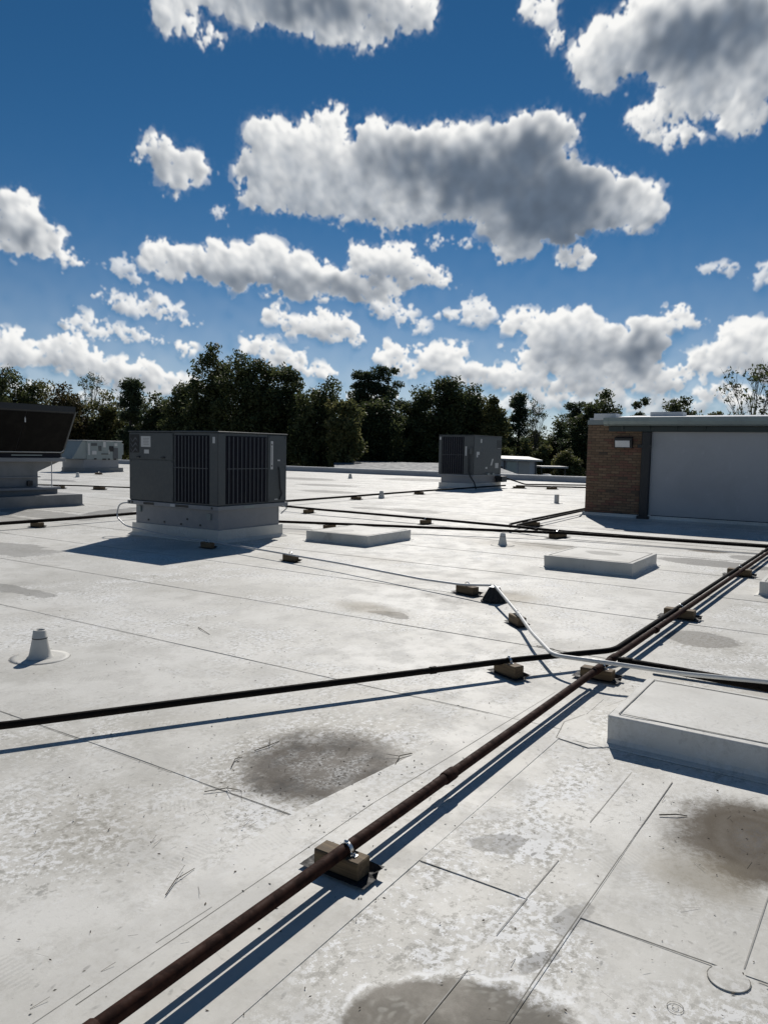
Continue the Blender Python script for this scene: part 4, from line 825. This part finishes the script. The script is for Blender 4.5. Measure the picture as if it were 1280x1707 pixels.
# ---------------------------------------------------------------- vent stacks
def vent(x, y, label, s=1.0, h=1.0, cyl=False):
    t = thing('vent_pipe', label, 'vent pipe', (x, y, 0), 'roof vent pipes')
    if cyl: MB().lathe([(.085, .005), (.075, .02), (.072, .27), (.066, .275), (.066, .24), (0, .24)], (x, y, 0), 20).build('boot', 'curb', t)
    else:
        MB().lathe([(.092 * s, .006), (.078 * s, .018), (.070 * s, .05 * h), (.050 * s, .152 * h)], (x, y, 0), 24).build('boot', 'curb', t)
        MB().lathe([(.0515 * s, .148 * h), (.0515 * s, .156 * h), (.0505 * s, .157 * h), (.045 * s, .198 * h), (.040 * s, .205 * h), (.034 * s, .206 * h), (.033 * s, .19 * h), (0, .19 * h)], (x, y, 0), 24).build('cap', 'curb', t)
        MB().lathe([(.0525 * s, .144 * h), (.0532 * s, .1475 * h), (.0525 * s, .151 * h)], (x, y, 0), 24).build('clamp_band', 'steel_dark', t)
    m = MB(); n = 36; prof = [(.20, -.004), (.20, .0030), (.16, .0034), (.092, .005)] if not cyl else [(.2, -.004), (.2, .006), (.08, .008)]
    m.lathe(prof, (x, y, 0), n); m.build('flashing_collar', 'roof', t)
    return t
vent(3.22, 5.03, 'white vent cone on a round flashing collar, alone in the foreground'); ring((3.22, 5.03), .204, .0035, 'seam', .0040, 100, 330)
vent(11.75, 5.26, 'vent cone among puddles between the two square curbs', .95)
vent(20.5, 13.42, 'vent cone standing in front of the long black pipe', 1.3, 1.15)
vent(33.0, 23.6, 'tiny vent cone near the far parapet', 1.5, 1.2)
vent(22.9, 8.48, 'straight white vent pipe left of the brick corner', 1, 1, True)
vent(22.0, 31.2, 'vent cone between the hooded air handler and the small pale unit', 1.3, 1.1)

# ---------------------------------------------------------------- beyond the roof
def ahead(f, r, z=0.0):
    """a point f metres ahead of and r metres right of the photographer's spot on the roof"""
    return (.8387 * f + .5446 * r, .5446 * f - .8387 * r, z)
def leaf_mesh(name, centers, radii, per, size, mat, parent, seed, flat=.75):
    g = np.random.default_rng(seed); C = np.repeat(np.asarray(centers, np.float32), per, 0); Rr = np.repeat(np.asarray(radii, np.float32), per)
    d = g.standard_normal((len(C), 3)).astype(np.float32); d /= np.linalg.norm(d, axis=1)[:, None]
    rad = Rr * g.random(len(C)).astype(np.float32) ** .45 * g.uniform(.7, 1.18, len(C)).astype(np.float32)
    p = C + d * rad[:, None] * np.array([1, 1, flat], np.float32)
    a = g.standard_normal((len(C), 3)).astype(np.float32); a /= np.linalg.norm(a, axis=1)[:, None]
    b = np.cross(a, g.standard_normal((len(C), 3))).astype(np.float32); b /= np.linalg.norm(b, axis=1)[:, None]
    s = (size * g.uniform(.55, 1.35, len(C))).astype(np.float32)[:, None]
    c3 = np.cross(a, b) * s * .22
    V = np.stack([p - a * s, p - b * s * .45 + c3, p + a * s, p + b * s * .45 + c3], 1).reshape(-1, 3) - np.asarray(ORIGIN.get(parent.name, (0, 0, 0)), np.float32)
    n = len(C); me = bpy.data.meshes.new(name); me.vertices.add(4 * n); me.vertices.foreach_set('co', V.astype(np.float32).ravel())
    me.loops.add(4 * n); me.loops.foreach_set('vertex_index', np.arange(4 * n, dtype=np.int32)); me.polygons.add(n)
    me.polygons.foreach_set('loop_start', np.arange(0, 4 * n, 4, dtype=np.int32)); me.update(calc_edges=True)
    me.materials.append(M[mat]); o = bpy.data.objects.new(name, me); COL.objects.link(o); o.parent = parent; ORIGIN[o.name] = ORIGIN.get(parent.name, (0, 0, 0)); return o
GZ = -4.5
def tree(f, r, top, hw, kind, label, seed, group='trees beyond the roof', low=.18, name=None):
    g = random.Random(seed); x, y, _ = ahead(f, r); H_ = top - GZ
    nm = name or {'oak': 'oak_tree', 'pine': 'pine_tree', 'bare': 'bare_tree', 'olive': 'broadleaf_tree', 'rust': 'broadleaf_tree', 'bush': 'bush'}[kind]
    t = thing(nm, label, 'bush' if kind == 'bush' else 'tree', (x, y, GZ), group)
    cs = []; rs = []
    base = GZ + H_ * (low if kind != 'pine' else .45); zc = (top + base) / 2; hz = (top - base) / 2
    if kind in ('oak', 'olive', 'rust', 'bush'):
        K = int(50 + hw * hz * 2.6); lob = [(g.uniform(0, 6.28), g.uniform(.72, 1.1)) for _ in range(6)]
        while len(cs) < K:
            a = g.uniform(0, 2 * math.pi); w = g.random() ** .5; el = math.asin(g.uniform(-1, 1))
            rr = min(lob, key=lambda q: abs((q[0] - a + math.pi) % (2 * math.pi) - math.pi))[1]
            cs.append((x + math.cos(a) * math.cos(el) * hw * w * rr * g.uniform(.8, 1.05), y + math.sin(a) * math.cos(el) * hw * w * rr * g.uniform(.8, 1.05), zc + math.sin(el) * hz * w * g.uniform(.84, 1.0) - .3))
            rs.append(g.uniform(.8, 1.55) * (1.0 if hw > 2.5 else .7))
        per, size, mat = 165, .205, {'oak': 'leaf_oak', 'olive': 'leaf_olive', 'rust': 'leaf_rust', 'bush': 'leaf_olive'}[kind]
    elif kind == 'pine':
        for i in range(48):
            a = g.uniform(0, 2 * math.pi); h = g.random(); sp_ = hw * (1.05 - .55 * h) * g.random() ** .5
            cs.append((x + math.cos(a) * sp_, y + math.sin(a) * sp_, base + (top - base) * h - .3)); rs.append(g.uniform(.6, 1.15))
        per, size, mat = 190, .165, 'leaf_pine'
    else:
        for i in range(60):
            a = g.uniform(0, 2 * math.pi); h = g.random() ** .7; sp_ = hw * (.25 + .8 * math.sin(min(h * 1.1 + .25, 1.45) * 2)) * g.random() ** .45
            cs.append((x + math.cos(a) * sp_, y + math.sin(a) * sp_, GZ + H_ * .38 + (top - GZ - H_ * .38) * h)); rs.append(g.uniform(.45, .85))
        per, size, mat = 26, .14, 'leaf_oak'
    up = max(c[2] + q_ * .7 for c, q_ in zip(cs, rs)); cs = [(c[0], c[1], base + (c[2] - base) * (top - base) / max(up - base, .5)) for c in cs]
    m = MB(); bend = (g.uniform(-.5, .5), g.uniform(-.5, .5)); bt = {'pine': .92, 'bare': .6}.get(kind, .55)
    trunk = [(x + bend[0] * q, y + bend[1] * q, GZ + H_ * bt * q) for q in (0, .3, .6, 1)]
    tr = max(.12, H_ * (.018 if kind != 'bare' else .012)); m.tube(trunk, [tr, tr * .85, tr * .65, tr * .28], 7)
    order = list(range(len(cs))); g.shuffle(order)
    for i in order[:{'bare': 40, 'pine': 22}.get(kind, 22)]:
        c = cs[i]; q = min(.98, max(.3, (c[2] - GZ) / (H_ * bt) * (.9 if kind == 'pine' else .55))); k = min(int(q * 3), 2)
        p0 = Vector((x + bend[0] * q, y + bend[1] * q, GZ + H_ * bt * q)); p3 = Vector(c); md = p0.lerp(p3, .5) + Vector((g.uniform(-.4, .4), g.uniform(-.4, .4), g.uniform(-.1, .6)))
        rr = tr * (.26 if kind == 'bare' else .28); m.tube([p0, md, p3], [rr, rr * .6, rr * .18], 5, False)
        if kind == 'bare':
            for _ in range(4):
                e = p3 + Vector((g.uniform(-.9, .9), g.uniform(-.9, .9), g.uniform(-.2, 1.0))); m.tube([md.lerp(p3, g.uniform(.3, .9)), e], [rr * .3, rr * .1], 4, False)
    if kind != 'bush': m.build('trunk', 'bark_pale' if kind == 'bare' else 'bark', t)
    leaf_mesh('crown', cs, rs, per, size, mat, t, seed + 7, .8 if kind != 'pine' else .6)
    return t
def px_tree(px, ytop, hwpx, d, kind, label, seed, low=.18, **k):
    yh = 750 + .0203 * (px - 640)
    return tree(d, (px - 640) / 1277 * d, 1.55 + (yh - ytop) / 1277 * d, hwpx / 1277 * d, kind, label, seed, low=low, **k)
for i, a in enumerate([
    (8, 610, 56, 92, 'oak', 'dark tree above the hooded air handler, cut off by the frame'),
    (66, 630, 50, 96, 'olive', 'olive-green tree second from the frame edge, above the hood'),
    (112, 640, 44, 88, 'rust', 'slightly rusty low tree right of the intake hood'),
    (152, 622, 26, 104, 'bare', 'thin airy tree with bare twigs above the small pale unit'),
    (180, 650, 42, 92, 'olive', 'low olive tree between the airy tree and the small round one'),
    (219, 629, 20, 86, 'pine', 'small dark round-headed tree poking above its neighbours'),
    (256, 652, 44, 90, 'oak', 'dark low tree left of the tallest oak'),
    (312, 636, 50, 84, 'oak', 'dark tree filling in under the tallest oak crown'),
    (350, 574, 46, 80, 'oak', 'tallest oak, its loose open crown against the clouds'),
    (412, 588, 60, 78, 'oak', 'huge dark oak directly behind the big dark unit'),
    (470, 606, 56, 80, 'oak', 'broad dark oak on the falling side of the tall mass'),
    (528, 630, 50, 76, 'oak', 'lower oak at the tail of the tall mass'),
    (572, 664, 36, 72, 'olive', 'olive-tinted tree leaning out at the end of the tall mass'),
    (594, 648, 36, 90, 'oak', 'dark oak filling the dip left of the two pines'),
    (606, 616, 30, 88, 'pine', 'left of two round-headed dark pines'),
    (642, 609, 36, 88, 'pine', 'right of two round-headed dark pines'),
    (628, 660, 46, 82, 'oak', 'dark tree filling in below the two pines'),
    (690, 640, 42, 86, 'oak', 'dark oak right of the two pines'),
    (738, 626, 42, 88, 'oak', 'tall oak above the unit farther back'),
    (782, 640, 36, 90, 'oak', 'oak right of and behind the unit farther back'),
    (818, 660, 36, 88, 'olive', 'olive tree between the far unit and the slim pine'),
    (856, 653, 20, 100, 'pine', 'slim dark pine with a round top'),
    (888, 662, 16, 105, 'bare', 'spindly bare pine against the pale clouds'),
    (930, 690, 34, 110, 'oak', 'low dark tree in the gap before the brick corner'),
    (955, 668, 30, 104, 'pine', 'loose tree beside the brick corner'),
    (990, 650, 44, 98, 'oak', 'rounded oak rising behind the brick corner'),
    (1056, 664, 26, 100, 'oak', 'small-crowned oak above the gutter end'),
    (1132, 662, 36, 98, 'oak', 'domed oak above the white coping blocks'),
    (1182, 686, 26, 98, 'olive', 'low sparse tree above the gutter'),
    (1252, 607, 62, 60, 'bare', 'large leafless tree spreading above the long pale wall'),
]): px_tree(*a, seed=100 + i * 13, low={'bare': .3}.get(a[4], .12))
UNDER = ['outermost behind the intake hood', 'behind the middle of the intake hood', 'behind the small pale unit', 'filling the gap left of the tallest oak', 'under the tallest oak', 'behind the corner of the big dark unit', 'behind the broad oak of the tall mass', 'at the low end of the tall mass', 'below the two pines', 'right of the two pines', 'behind the far unit', 'between the far unit and the shed', 'above the shed roof', 'above the carport', 'behind the brick corner', 'behind the gutter end', 'behind the coping blocks', 'under the leafless tree']
for i, (px, yt, w) in enumerate([(-20, 690, 60), (60, 690, 60), (150, 695, 60), (235, 700, 55), (320, 690, 60), (400, 680, 60), (480, 690, 60), (555, 705, 50), (625, 700, 55), (700, 700, 55), (770, 705, 50), (830, 712, 45), (885, 716, 40), (940, 722, 40), (1000, 715, 45), (1060, 715, 50), (1130, 712, 50), (1210, 712, 60)]):
    px_tree(px, yt, w, 112 + (i % 3) * 5, 'oak', 'dark understorey tree deep in the woods, ' + UNDER[i], 700 + i * 11, low=.02, name='forest_tree')
for i, (px, yt, w, d) in enumerate([(905, 742, 24, 96), (940, 748, 26, 92), (870, 735, 20, 98)]):
    px_tree(px, yt, w, d, 'bush', ('leafy olive bush behind the carport roof', 'leafy bush just left of the brick corner, behind the parapet', 'leafy bush above the shed roof')[i], 900 + i, low=.05, group='bushes beyond the roof')
# woods that close the view to both sides: one mass nobody could count
g = np.random.default_rng(77); cs = []
for i in range(420):
    a = g.uniform(0, 360)
    d = g.uniform(125, 165); am = (a - 27 + 180) % 360 - 180
    cs.append((math.cos(math.radians(a)) * d, math.sin(math.radians(a)) * d, GZ + g.uniform(1, 8.5 if abs(am) < 35 else 11)))
wood_ = bpy.data.objects.new('far_woods', None)
ww = thing('far_woods', 'distant band of dark woods closing the view behind the trees', 'woods', (0, 0, GZ)); bpy.data.objects.remove(wood_); ww['kind'] = 'stuff'
leaf_mesh('canopy', cs, g.uniform(3, 5.5, len(cs)), 150, .75, 'leaf_oak', ww, 5, .9)['kind'] = 'stuff'

# low neighbouring buildings seen over the parapet
nb = thing('low_building', 'low building with a broad sloping grey roof behind the parapet', 'building', ahead(66, 2.2, GZ), 'buildings beyond the roof')
P = [ahead(54, -3.2), ahead(54, 9), ahead(76, 10), ahead(76, -4.8)]
MB().add([(*p[:2], GZ) for p in P] + [(*P[0][:2], -.10), (*P[1][:2], -.10), (*P[2][:2], .22), (*P[3][:2], .22)], [(0, 1, 5, 4), (1, 2, 6, 5), (2, 3, 7, 6), (3, 0, 4, 7)]).build('wall', 'shed', nb)
Q = [ahead(53.6, -3.5), ahead(53.6, 9.3), ahead(76.4, 10.3), ahead(76.4, -5.1)]
MB().add([(*Q[0][:2], -.08), (*Q[1][:2], -.08), (*Q[2][:2], .26), (*Q[3][:2], .26), (*Q[0][:2], .04), (*Q[1][:2], .04), (*Q[2][:2], .38), (*Q[3][:2], .38)], [(4, 5, 6, 7), (0, 1, 5, 4), (1, 2, 6, 5), (2, 3, 7, 6), (3, 0, 4, 7), (3, 2, 1, 0)]).build('roof', 'far_roof', nb)
sh = thing('shed', 'small pale shed with two doors under a flat white roof, right of the far unit', 'shed', ahead(74, 12.5, GZ), 'buildings beyond the roof')
def fr(f0, f1, r0, r1, z0, z1):
    m = MB(); p = [ahead(f0, r0), ahead(f0, r1), ahead(f1, r1), ahead(f1, r0)]
    return m.add([(*q[:2], z) for z in (z0, z1) for q in p], [(3, 2, 1, 0), (4, 5, 6, 7), (0, 1, 5, 4), (1, 2, 6, 5), (2, 3, 7, 6), (3, 0, 4, 7)])
fr(74, 79, 9.5, 14.6, GZ, .84).build('wall', 'shed', sh)
m = MB(); p = [ahead(73.2, 8.8), ahead(73.2, 15.0), ahead(79.5, 14.8), ahead(79.5, 8.8)]; zt_ = [1.02, .88, 1.16, 1.25]
m.add([(*q[:2], z - .16) for q, z in zip(p, zt_)] + [(*q[:2], z) for q, z in zip(p, zt_)], [(3, 2, 1, 0), (4, 5, 6, 7), (0, 1, 5, 4), (1, 2, 6, 5), (2, 3, 7, 6), (3, 0, 4, 7)]).build('roof', 'shed_roof', sh)
fr(73.92, 73.98, 11.7, 12.65, -2.2, .68).build('door', 'gutter', sh); fr(73.92, 73.98, 12.85, 13.9, -1.0, .64).build('window', 'shed_roof', sh)
for rr_ in (11.45, 14.45): fr(73.85, 73.99, rr_, rr_ + .1, GZ, .84).build('post', 'steel_dark', sh)
fr(73.90, 73.98, 9.6, 11.3, -.6, .2).build('window', 'steel_dark', sh); fr(73.6, 73.88, 9.5, 11.4, -1.0, -.65).build('awning', 'gutter', sh)
cp = thing('carport', 'small carport roof on thin posts beside the pale shed', 'carport', ahead(80, 17.2, GZ), 'buildings beyond the roof')
fr(78, 82, 15.9, 18.6, .05, .22).build('roof', 'shed_roof', cp)
for rr_ in (15.9, 18.3): fr(78.3, 78.45, rr_, rr_ + .12, GZ, .045).build('post', 'steel_dark', cp)
lr = thing('low_building', 'dark flat-roofed building just showing above the parapet near the brick corner', 'building', ahead(60, 14, GZ), 'buildings beyond the roof')
fr(56, 70, 9.5, 22, GZ, -.62).build('wall', 'shed', lr); fr(55.7, 70.3, 9.2, 22.3, -.615, -.50).build('roof', 'far_roof', lr)
hd = thing('roof_hood', 'tiny white hood standing on the dark flat roof beyond the parapet', 'roof hood', ahead(62, 13.05, -.498))
m = MB(); c0 = ahead(62, 13.05)
m.prism([(c0[1] - .45, -.495), (c0[1] - .36, -.22), (c0[1] - .2, -.14), (c0[1] + .2, -.14), (c0[1] + .36, -.22), (c0[1] + .45, -.495)], 0, c0[0] - .3, c0[0] + .3).build('cowl', 'coping', hd)

# ---------------------------------------------------------------- twigs, needles and leaves blown onto the roof
lrng = random.Random(42)
def twig(path, r=.0022, label='', fork=None):
    P = [(a, b, .008 + .004 * math.sin(i * 2.1)) for i, (a, b) in enumerate(path)]
    m = MB().tube(P, [r, r * .9, r * .6][:len(P)] if len(P) <= 3 else r, 5)
    if fork: m.tube([(*fork[0], .009), (*fork[1], .016)], [r * .7, r * .4], 4)
    o = m.build('twig', 'litter'); return tag(o, label, 'twig', 'twigs on the roof')
twig([(2.84, 2.60), (2.93, 2.58), (3.02, 2.59)], .0026, 'short twig at the far side of the black stain', ((2.93, 2.58), (2.99, 2.63)))
twig([(2.62, 2.55), (2.70, 2.60), (2.75, 2.60)], .0024, 'thin twig at the left side of the black stain')
twig([(3.28, 1.93), (3.21, 1.96), (3.12, 1.93)], .0026, 'dark twig right of the black stain, by the cover strip', ((3.21, 1.96), (3.18, 2.02)))
twig([(2.36, 2.46), (2.44, 2.40), (2.47, 2.34)], .0022, 'forked twig at the near left side of the black stain', ((2.44, 2.40), (2.40, 2.33)))
twig([(3.33, .72), (3.37, .66), (3.40, .62)], .003, 'dark stick beside the brown ring stain')
twig([(4.55, 4.82), (4.50, 4.72), (4.44, 4.57)], .003, 'pale straw twig in the open middle of the roof')
twig([(5.75, 2.25), (5.72, 2.1), (5.66, 1.98)], .003, 'wavy twig right of the white conduit')
twig([(1.72, 1.98), (1.80, 2.02), (1.90, 2.03)], .002, 'bundle of pine needles near the long seam', ((1.72, 1.98), (1.88, 2.06)))
twig([(5.6, .78), (5.62, .66), (5.66, .58)], .004, 'short dark stick past the crossing, right of the grey stain')
m = MB()
def bit(u, v, s):
    a = lrng.uniform(0, 6.28); dx, dy = math.cos(a) * s, math.sin(a) * s; k = lrng.uniform(.15, .45); z0 = .0045
    m.add([(u - dx, v - dy, z0), (u + dy * k, v - dx * k, z0 + lrng.uniform(0, s * .5)), (u + dx, v + dy, z0 + lrng.uniform(0, s * .3)), (u - dy * k, v + dx * k, z0)], [(0, 1, 2, 3)])
def needle(u, v, L):
    a = lrng.uniform(0, 6.28); dx, dy = math.cos(a) * L, math.sin(a) * L; w = .0009
    m.add([(u, v - w, .0045), (u, v + w, .0045), (u + dx, v + dy + w, .011), (u + dx, v + dy - w, .011)], [(0, 1, 2, 3)])
def on_curb(u, v): return (3.9 < u < 4.95 and -1.5 < v < 1.3)
for _ in range(900):
    f = lrng.uniform(1.7, 9) ; r = lrng.uniform(-.55, .55) * f; u, v, _z = ahead(f, r)
    if not on_curb(u, v): bit(u, v, lrng.uniform(.002, .007) * (1 + f * .06))
for _ in range(90):
    f = lrng.uniform(1.7, 7) ; r = lrng.uniform(-.55, .55) * f; u, v, _z = ahead(f, r)
    if not on_curb(u, v): needle(u, v, lrng.uniform(.02, .07))
for (u, v, s, k) in ((2.92, 2.22, .45, 150), (3.4, .4, .3, 70), (7.5, 3.4, .4, 60), (2.3, 2.0, .3, 50), (2.5, 1.95, .5, 60), (5.2, 1.4, .25, 40)):
    for _ in range(k):
        a, b = u + lrng.gauss(0, s), v + lrng.gauss(0, s)
        if not on_curb(a, b): (bit(a, b, lrng.uniform(.003, .010)) if lrng.random() < .75 else needle(a, b, lrng.uniform(.02, .08)))
tag(m.build('leaf_litter', 'litter'), 'scattered dead leaves, needles and crumbs on the white roof', 'leaf litter', None, 'stuff')
